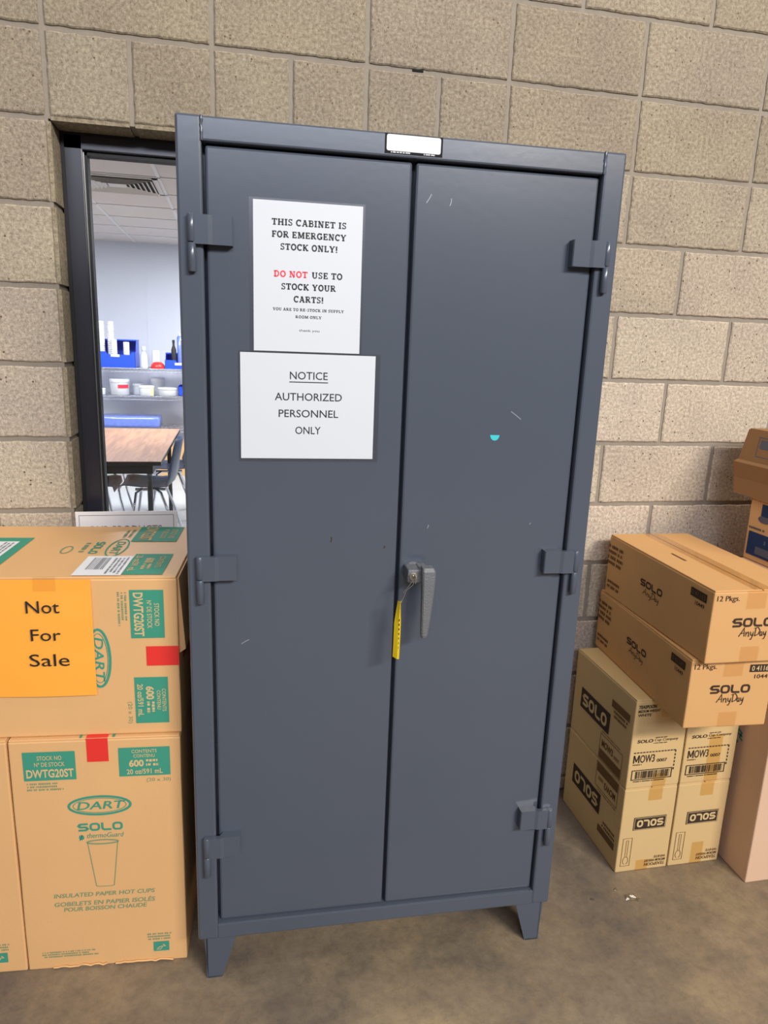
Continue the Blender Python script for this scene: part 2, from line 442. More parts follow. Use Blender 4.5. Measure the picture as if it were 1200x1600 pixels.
# slab serif capitals made from strokes
def arc(cx, cy, rx, ry, a0, a1, n=9): return [(cx+rx*math.cos(math.radians(a0+(a1-a0)*k/n)), cy+ry*math.sin(math.radians(a0+(a1-a0)*k/n))) for k in range(n+1)]
def slab_glyph(c):
    T, t = .25, .155; h = t/2
    st = lambda x: ([(x, 0), (x, 1)], T)
    sf = lambda x, y, wd=.36: ([(x-wd/2, h if y == 0 else 1-h), (x+wd/2, h if y == 0 else 1-h)], t)
    if c == 'T': return .8, [([(.02, 1-h), (.78, 1-h)], t), st(.4), sf(.4, 0, .44), ([(.07, .72), (.07, 1)], t), ([(.73, .72), (.73, 1)], t)]
    if c == 'H': return .95, [st(.2), st(.75), ([(.2, .5), (.75, .5)], t), sf(.2, 0), sf(.2, 1), sf(.75, 0), sf(.75, 1)]
    if c == 'I': return .44, [st(.22), sf(.22, 0, .42), sf(.22, 1, .42)]
    if c == 'S': return .68, [(arc(.34, .74, .23, .2, 20, 270), .16), (arc(.34, .28, .24, .21, 90, -160), .16), ([(.58, .74), (.58, 1)], t*.8), ([(.09, 0), (.09, .27)], t*.8)]
    if c == 'C': return .82, [(arc(.45, .5, .35, .43, 45, 315, 14), T*.9), ([(.72, .68), (.72, 1)], t)]
    if c == 'G': return .9, [(arc(.45, .5, .35, .43, 45, 330, 14), T*.9), ([(.72, .68), (.72, 1)], t), ([(.74, .08), (.74, .45)], T), ([(.52, .45), (.88, .45)], t)]
    if c == 'O': return .88, [(arc(.44, .5, .34, .43, 0, 360, 20), T*.9)]
    if c == 'A': return .92, [([(.17, 0), (.43, 1)], t), ([(.74, 0), (.47, 1)], T), ([(.25, .33), (.66, .33)], t), sf(.16, 0, .3), sf(.76, 0, .32), ([(.28, 1-h), (.5, 1-h)], t)]
    if c == 'B': return .8, [st(.2), sf(.14, 0, .28), sf(.14, 1, .28), ([(.2, 1-h)]+arc(.45, .75, .2, .19, 90, -90)+[(.2, .54)], t), ([(.2, .52)]+arc(.48, .3, .22, .235, 90, -90)+[(.2, h)], t*1.1)]
    if c == 'N': return .96, [([(.2, 0), (.2, 1)], t), ([(.76, 0), (.76, 1)], t), ([(.2, 1), (.76, 0)], T), sf(.2, 0), sf(.16, 1, .3), sf(.76, 1)]
    if c == 'E': return .76, [st(.2), ([(.04, h), (.7, h)], t), ([(.04, 1-h), (.68, 1-h)], t), ([(.2, .5), (.5, .5)], t), ([(.66, 0), (.66, .28)], t), ([(.64, .74), (.64, 1)], t), ([(.5, .38), (.5, .63)], t)]
    if c == 'F': return .72, [st(.2), sf(.2, 0), ([(.04, 1-h), (.68, 1-h)], t), ([(.2, .5), (.5, .5)], t), ([(.64, .72), (.64, 1)], t), ([(.5, .38), (.5, .63)], t)]
    if c == 'R': return .9, [st(.2), sf(.2, 0), sf(.14, 1, .28), ([(.2, 1-h)]+arc(.46, .74, .22, .2, 90, -90)+[(.2, .52)], t), ([(.42, .52), (.72, h)], T), sf(.8, 0, .2)]
    if c == 'P': return .78, [st(.2), sf(.2, 0, .4), sf(.14, 1, .28), ([(.2, 1-h)]+arc(.46, .72, .24, .22, 90, -90)+[(.2, .48)], t)]
    if c == 'D': return .86, [st(.2), sf(.14, 0, .28), sf(.14, 1, .28), ([(.2, 1-h)]+arc(.38, .5, .36, .435, 90, -90, 14)+[(.2, h)], T*.8)]
    if c == 'M': return 1.16, [([(.2, 0), (.2, 1)], t), ([(.96, 0), (.96, 1)], T), ([(.24, 1), (.58, .1)], T), ([(.9, 1), (.58, .1)], t), sf(.2, 0), sf(.16, 1, .3), sf(.96, 0), sf(1.0, 1, .3)]
    if c == 'Y': return .9, [([(.45, 0), (.45, .45)], T), ([(.15, 1), (.45, .42)], T), ([(.76, 1), (.46, .42)], t), sf(.45, 0, .4), sf(.15, 1, .3), sf(.76, 1, .28)]
    if c == 'K': return .94, [st(.2), sf(.2, 0), sf(.2, 1), ([(.74, 1), (.28, .42)], t), ([(.38, .56), (.76, 0)], T), sf(.78, 0, .3), sf(.74, 1, .28)]
    if c == 'L': return .74, [st(.2), sf(.2, 1), ([(.04, h), (.7, h)], t), ([(.66, 0), (.66, .32)], t)]
    if c == 'U': return .92, [([(.2, 1), (.2, .35)]+arc(.46, .33, .26, .27, 180, 360)+[(.72, 1)], t*1.15), ([(.2, 1), (.2, .3)], T), sf(.2, 1), sf(.72, 1, .32)]
    if c == '!': return .34, [([(.17, .3), (.17, 1)], T), ([(.17, 0), (.17, .17)], T)]
    if c == '-': return .5, [([(.08, .45), (.42, .45)], t)]
    return .5, []
def slab_text(ink, s, x0, x1, y0, h):
    ink.piece(); wd = []; tot = 0
    for c in s:
        gw = .42 if c == ' ' else slab_glyph(c)[0]+.1
        wd.append(gw); tot += gw
    k = (x1-x0)/tot; x = x0
    for c, gw in zip(s, wd):
        if c != ' ':
            for pts, t in slab_glyph(c)[1]:
                # keep stroke weight even although letters are stretched
                ink.line([(x+a*k, y0+b*h) for a, b in pts], t*h)
        x += gw*k

# ------------------------------------------------------------------ THE SETTING
U8 = .2032; Z0 = 2.4945
OPX0, OPX1, OPZ0, OPZ1 = 0.0, 6*U8, Z0-8*U8, Z0-2*U8
def row_z(k): return Z0-k*U8
def build_wall():
    mb = MB(); rnd = random.Random(11); G = .0068; D = .0065
    XL, XR = -7, 19
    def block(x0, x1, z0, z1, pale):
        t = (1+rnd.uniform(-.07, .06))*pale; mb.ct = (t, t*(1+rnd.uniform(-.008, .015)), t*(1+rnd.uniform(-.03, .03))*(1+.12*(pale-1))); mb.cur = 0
        a, b, c, d = x0+G, x1-G, z0+G, z1-G
        pts = []
        for (p, q) in (((a, c), (b, c)), ((b, c), (b, d)), ((b, d), (a, d)), ((a, d), (a, c))):
            n = max(2, int((abs(q[0]-p[0])+abs(q[1]-p[1]))/.016))
            for i in range(n):
                f = i/n; pts.append((p[0]+(q[0]-p[0])*f+rnd.uniform(-.0013, .0013), p[1]+(q[1]-p[1])*f+rnd.uniform(-.0013, .0013)))
        n = len(pts); cx, cz = (a+b)/2, (c+d)/2
        inn = [(x-math.copysign(min(.0035, abs(x-cx)), x-cx)*(abs(abs(x-cx)-(b-a)/2) < .004), z-math.copysign(.0035, z-cz)*(abs(abs(z-cz)-(d-c)/2) < .004)) for x, z in pts]
        vs = [(x, rnd.uniform(-.0004, .0004), z) for x, z in inn]+[(x, .003, z) for x, z in pts]+[(x, .012, z) for x, z in pts]
        fs = [tuple(range(n))]
        for i in range(n):
            j = (i+1) % n
            fs.append((i, n+i, n+j, j)); fs.append((n+i, 2*n+i, 2*n+j, n+j))
        mb.add(vs, fs)
    for k in range(-6, 13):
        zt, zb = row_z(k), max(0, row_z(k+1))
        pale = .9 if k < 2 else (1.03, 1.19, 1.35, 1.48)[min(3, k-2)]        # block tint steps from darker upper courses to paler lower ones
        if zt-zb < .03: continue
        if k == 1: js = [-7, -5, -3, -1]+list(range(0, 7))+[8, 10, 12, 14, 16, 18, 19]
        elif k % 2: js = list(range(-7, 20, 2))
        else: js = [-7]+list(range(-6, 20, 2))+[19]
        if k % 2 == 0 and 2 <= k < 8: js = sorted(set(js+[0, 6]))
        elif 2 <= k < 8: js = sorted(set(js+[0, 6]))
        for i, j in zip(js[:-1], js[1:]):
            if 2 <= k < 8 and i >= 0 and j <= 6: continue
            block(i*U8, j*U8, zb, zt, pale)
    # mortar core of the wall, with the window opening left out
    mb.cur = 1; mb.ct = 1.0
    x0, x1, zt = XL*U8, XR*U8, row_z(-6)
    for bx in ((x0, OPX0, 0, zt), (OPX1, x1, 0, zt), (OPX0, OPX1, 0, OPZ0), (OPX0, OPX1, OPZ1, zt)):
        mb.box(bx[0], bx[1], D, .19, bx[2], bx[3])
    # block returns lining the opening
    mb.cur = 0
    for k in range(2, 8):
        mb.ct = (.93, .92, .86)
        for xx in (OPX0, OPX1-.002): mb.box(xx-.004, xx+.006, .004, .19, row_z(k+1)+G, row_z(k)-G)
    for i in range(0, 6): mb.box(i*U8+G, (i+1)*U8-G, .004, .19, OPZ1-.004, OPZ1+.006)
    mb.box(OPX0, OPX1, .002, .19, OPZ0-.006, OPZ0)
    # a chipped slot in the mortar joint high on the wall
    mb.cur = 2; mb.ct = 1.0
    mb.box(4.62*U8, 4.72*U8+.01, .003, .008, row_z(1)+.0005, row_z(1)+.006)
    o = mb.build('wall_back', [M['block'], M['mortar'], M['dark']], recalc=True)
    tag(o, kind='structure')
build_wall()

mb = MB(); mb.box(-6, 8, -14, .19, -.1, 0)
tag(mb.build('floor', M['floor']), kind='structure')
RX0, RX1, RY1, RZ = -3.2, 3.2, 6.95, 2.6
mb = MB(); mb.box(RX0, RX1, .19, RY1+.1, -.1, 0)
tag(mb.build('floor_room', M['rfloor']), kind='structure')
mb = MB(); mb.box(RX0, RX1, RY1, RY1+.1, 0, RZ)
mb.box(-.54, -.52, RY1-.004, RY1, 0, RZ)                                            # panel joint strip
tag(mb.build('wall_room_back', M['rwall']), kind='structure')
mb = MB(); mb.box(RX0-.1, RX0, .19, RY1+.1, 0, RZ); tag(mb.build('wall_room_left', M['rwall']), kind='structure')
mb = MB(); mb.box(RX1, RX1+.1, .19, RY1+.1, 0, RZ); tag(mb.build('wall_room_right', M['rwall']), kind='structure')
mb = MB(); mb.box(RX0, RX1, .19, RY1+.1, RZ, RZ+.08)
mb.cur = 1
gx = -.026
for i in range(-5, 6):
    mb.box(gx+i*.61-.012, gx+i*.61+.012, .19, RY1, RZ-.006, RZ)
for j in range(-4, 7):
    y = 3.265+j*.61
    if .2 < y < RY1: mb.box(RX0, RX1, y-.012, y+.012, RZ-.006, RZ)
tag(mb.build('ceiling', [M['rceil'], M['rgrid']]), kind='structure')

# window: dark bronze frame set back in the opening, one pane
def build_window():
    root = tag(bpy.data.objects.new('window_1', None), kind='structure'); COL.objects.link(root)
    root.location = (0, .1, OPZ0)
    W = OPX1-OPX0; H = OPZ1-OPZ0
    mb = MB()
    a, b = .004, .061
    mb.box(a, b, .0, .07, .0, H-.004, .003); mb.box(W-b, W-a, .0, .07, 0, H-.004, .003)
    mb.box(a, W-a, .0, .07, H-.046, H-.006, .003); mb.box(a, W-a, .0, .07, 0, .05, .003)
    mb.build('window_frame', M['bronze'], root)
    mb = MB()
    mb.box(.0065, .016, -.004, .06, 0, H-.002); mb.box(.0065, W-.0065, -.002, .06, H-.011, H-.002)
    mb.box(.0625, .07, .012, .05, .05, H-.046); mb.box(.0625, W-.0625, .012, .05, H-.056, H-.047)
    mb.box(W-.07, W-.0625, .012, .05, .05, H-.046)
    mb.build('gasket', M['gasket'], root)
    mb = MB(); mb.box(.0602, .0634, .006, .03, .05, H-.05)
    mb.build('glazing_bead', M['bead'], root)
    mb = MB(); mb.box(.062, W-.062, .04, .046, .045, H-.045)
    mb.build('glass_pane', M['glass'], root)
build_window()

# ------------------------------------------------------------------ THE CABINET
CW, CZ0, CZ1, CD = .915, .117, 1.972, .5
cab = thing('storage_cabinet', 'tall slate grey steel two door cabinet standing against block wall', 'cabinet', (.3479, -.5911, 0), -.0291)
def build_cabinet():
    P = M['paint']
    # carcass: bent steel frame round the doors, sides, back, top, floor
    mb = MB(); LW = .048
    RW = CW-.048
    mb.box(0, LW, 0, .05, CZ0, CZ1, .005); mb.box(RW, CW, 0, .05, CZ0, CZ1, .005)
    mb.box(LW-.002, RW+.002, .0015, .05, 1.927, CZ1-.001, .004); mb.box(LW-.002, RW+.002, .0005, .06, CZ0, .158, .003)
    mb.box(.001, .004, .02, CD, CZ0+.002, CZ1-.002); mb.box(CW-.004, CW-.001, .02, CD, CZ0+.002, CZ1-.002)
    mb.box(.002, CW-.002, CD-.004, CD, CZ0+.002, CZ1-.002); mb.box(.002, CW-.002, .02, CD, CZ1-.006, CZ1-.001)
    mb.box(.002, CW-.002, .02, CD, CZ0+.002, CZ0+.02)
    mb.box(.03, CW-.03, .046, .05, CZ0+.002, CZ1-.01)
    mb.build('cabinet_body', [P], cab)
    for x, s in ((LW, 1), (RW, -1)):                                    # weld beads at the top corners
        mb = MB(); rnd = random.Random(5)
        mb.tube([(x+rnd.uniform(-.0008, .0008), .001, 1.927+i*.0044) for i in range(11)], [.0025+.001*rnd.random() for i in range(11)], 8)
        mb.build('weld_seam', P, cab)
    # legs: folded corner feet
    for sx in (0, 1):
        for sy in (0, 1):
            mb = MB(); f = lambda a: a if sx == 0 else CW-a
            y = 0.002 if sy == 0 else CD-.006
            mb.prism([(f(.014), CZ0+.004), (f(.021), 0), (f(.057), 0), (f(.092), CZ0+.004)], y, y+.004)
            yy = (lambda a: .002+a) if sy == 0 else (lambda a: CD-.002-a)
            x = f(.014); x2 = f(.018)
            mb.prism([(yy(0), CZ0+.004), (yy(0.0), 0), (yy(.036), 0), (yy(.08), CZ0+.004)], min(x, x2)+(.004 if sx == 0 else -.004), max(x, x2)+(.004 if sx == 0 else -.004), 'x')
            mb.box(f(.021), f(.055), yy(0), yy(.034), 0, .004)
            mb.build('leg', P, cab)
    # doors
    doors = []; DY = .013                                               # doors sit a little back inside the frame
    for x0, x1 in ((.0535, .4600), (.4680, CW-.0505)):
        mb = MB(); mb.box(x0, x1, DY, .045, .1595, 1.9228, .005)
        doors.append(mb.build('door', P, cab))
    # hinges: two knuckle barrel and a strap welded on the door
    for side in (0, 1):
        for zt in (1.795, 1.108, .412):
            f = (lambda a: a) if side == 0 else (lambda a: CW-a)
            mb = MB(); c = (f(.0265), -.0075)
            for a, b in ((0, .0505), (.0525, .106)):
                mb.lathe([(.0068, -b), (.0078, -b+.0012), (.0078, -a-.0012), (.0068, -a)], (c[0], c[1], zt), 18)
            h = mb.build('hinge', P, doors[side])
            mb = MB()
            prof = [(.030, -.0125), (.046, -.0125), (.058, -.0125), (.066, -.0095), (.1025, -.0095), (.1045, -.0075), (.1045, DY+.001), (.0655, DY+.001), (.056, -.0015), (.030, -.0015)]
            mb.prism([(f(a), b) for a, b in prof], zt-.0545, zt-.0005, 'y')
            # prism gives (x, t, z): swap to stand the strap upright
            mb.v = [(x, z, y) for x, y, z in mb.v]
            mb.build('strap', P, h)
    # lock and lever handle on the right door
    mb = MB()
    mb.lathe([(.0205, 0), (.0205, .004), (.018, .006)], (0, 0, 0), 28)
    mb.v = [(x+.4985, DY+.0005-z, y+1.062) for x, y, z in mb.v]
    hd = mb.build('door_handle', M['paint2'], doors[1])
    mb = MB(); mb.box(.478, .511, -.036, DY-.002, 1.047, 1.078, .003)
    mb.build('lock_housing', M['paint2'], hd)
    mb = MB(); mb.lathe([(.0095, 0), (.0095, .003), (.0085, .0036)], (0, 0, 0), 20)
    mb.v = [(x+.4905, -.036-z, y+1.063) for x, y, z in mb.v]
    mb.box(.4893, .4917, -.0402, -.0392, 1.057, 1.069)
    mb.build('lock_cylinder', M['steel'], hd)
    mb = MB()
    # tapering lever: hub at the top, arm hanging down
    prof = [(1.086, .5085, .5335), (1.078, .5075, .5375), (1.056, .5085, .5375), (1.03, .5095, .5365), (.97, .511, .532), (.925, .5125, .5275), (.919, .5135, .5265)]
    ys = [(-.030, -.052), (-.030, -.056), (-.031, -.056), (-.037, -.055), (-.038, -.053), (-.038, -.051), (-.040, -.049)]
    vs = []
    for (z, a, b), (y0, y1) in zip(prof, ys):
        r = .003
        vs += [(a, y0, z), (a, y1+r, z), (a+r, y1, z), (b-r, y1, z), (b, y1+r, z), (b, y0, z)]
    n = 6
    fs = [tuple(range(n)), tuple(range(len(vs)-1, len(vs)-n-1, -1))]
    for i in range(len(prof)-1):
        for k in range(n): fs.append((i*n+k, i*n+(k+1) % n, (i+1)*n+(k+1) % n, (i+1)*n+k))
    mb.add(vs, fs)
    mb.box(.505, .525, -.032, DY-.002, 1.05, 1.08, .002)
    mb.build('lever', M['paint2'], hd)
    # asset label on the top rail, teal dot, scuffs
    lb = Ink(); lb.rrect(.4035, .5135, 1.9375, 1.9675, .004)
    pl = Ink(); pl.rect(.4, .5175, 1.9325, 1.969)
    FR = ((0, .0015, 0), (1, 0, 0), (0, 0, 1))
    pl.build('label_backing', M['dark'], cab, FR, .0006)
    pr = Ink(); pr.words(.412, .452, 1.9332, 1.9372, 1, 4); pr.words(.478, .506, 1.9332, 1.9372, 1, 6)
    pr.build('label_print', M['off'], cab, FR, .0009)
    lb.build('asset_label', M['white'], cab, FR, .0011)
    FD = ((0, DY, 0), (1, 0, 0), (0, 0, 1))
    td = Ink(); td.disc(.6738, 1.3755, .0108, .0125, 16, 180, 360)
    t = td.build('sticker', M['teal'], doors[1], FD, .0007); t['label'] = 'teal half round sticker'
    for x, z, l, ang, d, m in ((.31, 1.137, .012, 85, 0, 'ink'), (.431, 1.118, .006, 80, 0, 'ink'), (.775, 1.17, .005, 60, 1, 'scuff'), (.53, 1.165, .009, 75, 1, 'scuff'),
                            (.497, 1.857, .02, 60, 1, 'scuff'), (.543, 1.853, .015, 80, 1, 'scuff'), (.72, 1.42, .03, -35, 1, 'scuff'), (.12, .9, .02, 30, 0, 'scuff')):
        s = Ink(); c, sn = math.cos(math.radians(ang)), math.sin(math.radians(ang))
        s.line([(x-c*l/2, z-sn*l/2), (x+sn*.0012, z+c*.0012), (x+c*l/2, z+sn*l/2)], .0022)
        s.build('scuff_mark', M[m], doors[d], FD, .0006)
build_cabinet()

def on_cabinet(o):
    """things fixed to the cabinet keep their own top-level object but share its turn"""
    lx, ly, lz = o.location
    c, s = math.cos(-.0291), math.sin(-.0291)
    o.location = (.3479+c*lx-s*ly, -.5911+s*lx+c*ly, lz); o.rotation_euler = (0, 0, -.0291)
    return o
def sheet(root, w_, h_, mat, name='sheet', t=.0004, tilt=0):
    mb = MB(); mb.box(0, w_, -t, 0, 0, h_); return mb.build(name, mat, root)

# two notices in plastic sleeves on the left door
n1 = on_cabinet(thing('paper_sign', 'portrait white notice about emergency stock taped on left cabinet door, red words', 'sign', (.1434, .0125, 1.543)))
mb = MB(); mb.box(-.008, .2235, -.0002, 0, -.004, .2935); mb.build('plastic_sleeve', M['sleeve'], n1)
mb = MB(); mb.box(0, .2185, -.0008, -.0003, 0, .2895); mb.build('sheet', M['white'], n1)
SG = ((0, -.0008, 0), (1, 0, 0), (0, 0, 1))
ik = Ink()
def centre(s, y, h, wd, tx=.1115): slab_text(ik, s, tx-wd/2, tx+wd/2, y, h)
centre('THIS CABINET IS', .2445, .0122, .150); centre('FOR EMERGENCY', .2215, .0122, .150); centre('STOCK ONLY!', .1985, .0122, .116)
slab_text(ik, 'USE TO', .1170, .1805, .1465, .0122)
centre('STOCK YOUR', .1225, .0122, .112); centre('CARTS!', .0985, .0122, .062)
centre('YOU ARE TO RE-STOCK IN SUPPLY', .0812, .0055, .146); centre('ROOM ONLY', .0672, .0055, .054)
ik.text('thank you', .092, .134, .0395, .0455)
ik.build('lettering', M['black'], n1, SG, .0003)
ik = Ink(); slab_text(ik, 'DO NOT', .0405, .1095, .1465, .0122)
r_ = ik.build('red_lettering', M['redp'], n1, SG, .0003)

n2 = on_cabinet(thing('paper_sign', 'landscape white notice reading authorized personnel only, lower on left cabinet door', 'sign', (.1155, .0122, 1.3195)))
mb = MB(); mb.box(-.004, .293, -.0011, -.0009, -.0065, .2235); mb.build('plastic_sleeve', M['sleeve'], n2)
mb = MB(); mb.box(0, .2815, -.0019, -.0013, 0, .2195); mb.build('sheet', M['white'], n2)
SG2 = ((0, -.0019, 0), (1, 0, 0), (0, 0, 1))
ik = Ink()
ik.text('NOTICE', .1015, .1805, .167, .183, .006); ik.piece().rect(.1005, .1815, .1605, .1625)
ik.text('AUTHORIZED', .0705, .2115, .123, .139, .006); ik.text('PERSONNEL', .0785, .2045, .088, .104, .006); ik.text('ONLY', .1135, .1675, .0525, .0685, .006)
ik.build('lettering', M['black'], n2, SG2, .0003)

# key with yellow tag hanging from the lock
kt = on_cabinet(thing('key_tag', 'yellow plastic key tag hanging by wire from cabinet lock', 'key tag', (.4905, -.0405, 1.063)))
mb = MB(); mb.box(-.0009, .0009, -.006, .002, -.003, .003); mb.box(-.001, .001, -.022, -.005, -.009, .009, .002)
mb.build('key', M['steel'], kt)
mb = MB(); mb.tube([(0, -.019, .006), (-.008, -.017, -.006), (-.017, -.013, -.022), (-.024, -.011, -.03), (-.0205, -.011, -.036), (-.026, -.0105, -.05), (-.031, -.01, -.06)], .0011, 6)
mb.tube([(0, -.019, .004), (-.006, -.020, -.012), (-.019, -.015, -.026), (-.0225, -.012, -.04), (-.031, -.01, -.06)], .0009, 6)
mb.build('wire', M['chrome'], kt)
mb = MB()
vs = []; n = 10
for i in range(n+1):
    z = -.052-.135*i/n; wv = .0035+.0042*min(1, i/4)
    dx = -.003*i/n; y = -.0105+.003*math.sin(i*.5)
    vs += [(-.0315+dx-wv*1.05, y+.004, z+(.002 if i == n else 0)), (-.0315+dx, y-.006, z), (-.0315+dx+wv, y+.006, z-(.006 if i == n else 0)), (-.0315+dx, y-.0045, z)]
fs = []
for i in range(n):
    for k in range(4): fs.append((i*4+k, i*4+(k+1) % 4, i*4+4+(k+1) % 4, i*4+4+k))
fs += [(0, 1, 2, 3), tuple(range(4*n, 4*n+4))]
mb.add(vs, fs, False); mb.build('tag', M['yellow'], kt)
mb = MB(); rnd = random.Random(2)
for i in range(7):
    z = -.098-.011*i; mb.box(-.0325, -.0305, -.0150, -.0143, z, z+.005)
mb.build('handwriting', M['ink'], kt)

# ------------------------------------------------------------------ CARTONS
def carton(label, loc, yaw, size, mat, group=None, seed=1, seam='y', flap_gap=True, jitter=.0012, name='cardboard_box'):
    """closed carton: body plus two top flaps meeting at a seam; origin = front left bottom corner"""
    w_, d_, h_ = size
    root = thing(name, label, 'box', loc, yaw, group)
    bm = bmesh.new(); bmesh.ops.create_cube(bm, size=1)
    for v in bm.verts: v.co = ((v.co.x+.5)*w_, (v.co.y+.5)*d_, (v.co.z+.5)*(h_-.004))
    bmesh.ops.bevel(bm, geom=list(bm.edges), offset=.0035, segments=2, profile=.5, affect='EDGES')
    bmesh.ops.subdivide_edges(bm, edges=[e for e in bm.edges if e.calc_length() > .1], cuts=5, use_grid_fill=True)
    for v in bm.verts:
        q = noise.noise_vector(Vector((v.co.x*7+seed*3.1, v.co.y*7, v.co.z*7)))
        fx = min(v.co.x, w_-v.co.x); fy = min(v.co.y, d_-v.co.y)
        v.co += Vector((q.x*jitter, q.y*jitter*.5, 0))
    mb = MB(); mb.bm(bm); mb.build('carton_body', mat, root)
    g = .0018
    for s in (0, 1):
        mb = MB()
        if seam == 'y':
            x0, x1 = (.0015, w_/2-g) if s == 0 else (w_/2+g, w_-.0015)
            mb.box(x0, x1, .0015, d_-.0015, h_-.0045, h_, .0015)
        else:
            y0, y1 = (.0015, d_/2-g) if s == 0 else (d_/2+g, d_-.0015)
            mb.box(.0015, w_-.0015, y0, y1, h_-.0045, h_, .0015)
        mb.build('flap', mat, root)
    return root
def tape_strip(root, fr, x0, x1, y0, y1, mat='tape', off=.0018, name='packing_tape'):
    k = Ink(); k.piece().rect(x0, x1, y0, y1); return k.build(name, M[mat], root, fr, off)

# --- left stack: cases of hot cups -----------------------------------------
def cup_case_art(root, fr, small=False):
    """face art in the face's own frame (width .387, height .642)"""
    g = Ink(); g.piece().rect(.03, .147, .537, .612); g.piece().rect(.245, .363, .539, .615)
    g.piece().rect(.305, .3435, .031, .0595); g.build('green_panel', M['green'], root, fr, .0012)
    k = Ink()
    k.text('STOCK NO', .062, .117, .5905, .6015, .01); k.text('Nº DE STOCK', .055, .123, .574, .585, .01); k.text('DWTG20ST', .036, .142, .5445, .567, .03)
    k.text('CONTENTS', .275, .333, .6005, .6095, .01); k.text('CONTENU', .279, .328, .5885, .597, .01)
    k.text('600', .268, .302, .564, .583, .04); k.words(.306, .34, .563, .585, 2, 5); k.text('20 oz/591 mL', .262, .345, .5445, .558, .02)
    k.piece().line([(.314, .04), (.324, .0455), (.334, .046), (.328, .052)], .002); k.line([(.312, .037), (.322, .037), (.332, .051)], .0018)
    k.build('panel_lettering', M['knock'], root, fr, .0020)
    a = Ink()
    a.ell(.1955, .4635, .071, .0245, .0058); a.ell(.1955, .4635, .061, .0195, .0016)
    a.text('DART', .143, .249, .4535, .4745, .012, .25)
    a.build('oval_logo', M['green'], root, fr, .0012)
    b = Ink(); solo(b, .142, .247, .394, .416)
    b.disc(.149, .377, .006, .007); b.line([(.144, .368), (.149, .377), (.15, .384)], .0018)
    b.text('thermoGuard', .16, .245, .3745, .388, 0, .2)
    b.build('brand_lettering', M['green'], root, fr, .0012)
    c = Ink()
    c.ell(.197, .3625, .036, .0055, .0035); c.line([(.162, .361), (.176, .237)], .0018); c.line([(.232, .361), (.218, .237)], .0018); c.line([(.176, .237), (.183, .2355), (.211, .2355), (.218, .237)], .0018)
    c.build('cup_drawing', M['greenl'], root, fr, .0012)
    d = Ink()
    d.text('INSULATED PAPER HOT CUPS', .074, .313, .2085, .2205, .015, .15)
    d.text('GOBELETS EN PAPIER ISOLÉS', .073, .313, .1835, .199, .015, .15); d.text('POUR BOISSON CHAUDE', .095, .292, .1675, .1795, .015, .15)
    d.words(.034, .118, .5085, .532, 3, 8); d.words(.032, .172, .033, .0525, 3, 9); d.words(.289, .355, .064, .087, 3, 10)
    d.text('(20 x 30)', .307, .363, .52, .532)
    d.build('small_print', M['greenl'], root, fr, .0012)
BW, BH, BD = .387, .642, .46
YA = -.075
lo = carton('upright brown cup case with red tape and oval logo, lower box beside cabinet', (-.072, -.4915, 0), YA, (BW, .43, BH), M['card_o'], 'cup cases left of the cabinet', 3, seam='x')
cup_case_art(lo, FRONT)
k = Ink(); k.piece().rect(.174, .2225, .5815, BH+.0005); k.build('red_tape', M['red'], lo, FRONT, .0014)
k = Ink(); k.piece().rect(.174, .2225, 0, .05); k.build('red_tape', M['red'], lo, ((0, 0, BH), (1, 0, 0), (0, 1, 0)), .0014)
k = Ink(); k.piece().rect(.158, .163, .003, .02); k.piece().rect(.232, .238, .003, .02); k.build('small_print', M['green'], lo, ((0, 0, BH), (1, 0, 0), (0, 1, 0)), .0012)
# crushed bottom edge with torn liner
mb = MB()
rnd = random.Random(4); pts = [(.06+.01*i, -.0015-.003*rnd.random(), .004+.006*rnd.random()) for i in range(14)]
mb.tube(pts, .0025, 5); pts = [(.21+.011*i, -.0015-.003*rnd.random(), .004+.005*rnd.random()) for i in range(14)]
mb.tube(pts, .0025, 5)
mb.build('torn_edge', M['card_o'], lo)

lo2 = carton('brown cup case at left edge of the photo, mostly outside the frame', (-.0745-BW*math.cos(YA), -.4915-BW*math.sin(YA), 0), YA, (BW-.001, .43, BH), M['card_o'], 'cup cases left of the cabinet', 7, seam='x')
cup_case_art(lo2, FRONT)
up = carton('brown cup case lying on its side on top of the left stack', (.3175-BH*math.cos(-.08), -.5085-BH*math.sin(-.08), BH+.001), -.08, (BH, BD-.01, .391), M['card_o'], 'cup cases left of the cabinet', 5, seam='y')
UF = ((0, 0, .391), (0, 0, -1), (1, 0, 0))
cup_case_art(up, UF)
k = Ink(); k.piece().rect(.1675, .216, BH-.073, BH+.0005); k.build('red_tape', M['red'], up, UF, .0014)
k = Ink(); k.piece().rect(.05, .1, .1675, .216); k.build('red_tape', M['red'], up, ((BH, 0, 0), (0, 1, 0), (0, 0, 1)), .0014)
for f in list(up.children):
    if f.name.startswith('flap'): bpy.data.objects.remove(f)              # lies on its side: no flaps on the upper face
mb = MB(); mb.box(.0015, BH-.0015, .0015, BD-.0115, .3865, .391, .0015); mb.build('side_panel', M['card_o'], up)
# right end: one flap of the sideways case stands a little open
mb = MB()
mb.add([(BH, .012, .2), (BH+.014, .012, .21), (BH+.017, .2, .21), (BH, .2, .2), (BH, .012, .385), (BH+.003, .012, .385), (BH+.003, .2, .385), (BH, .2, .385)],
       [(0, 1, 2, 3), (4, 5, 6, 7), (0, 1, 5, 4), (1, 2, 6, 5), (2, 3, 7, 6), (3, 0, 4, 7)])
mb.build('end_flap', M['card_o'], up)
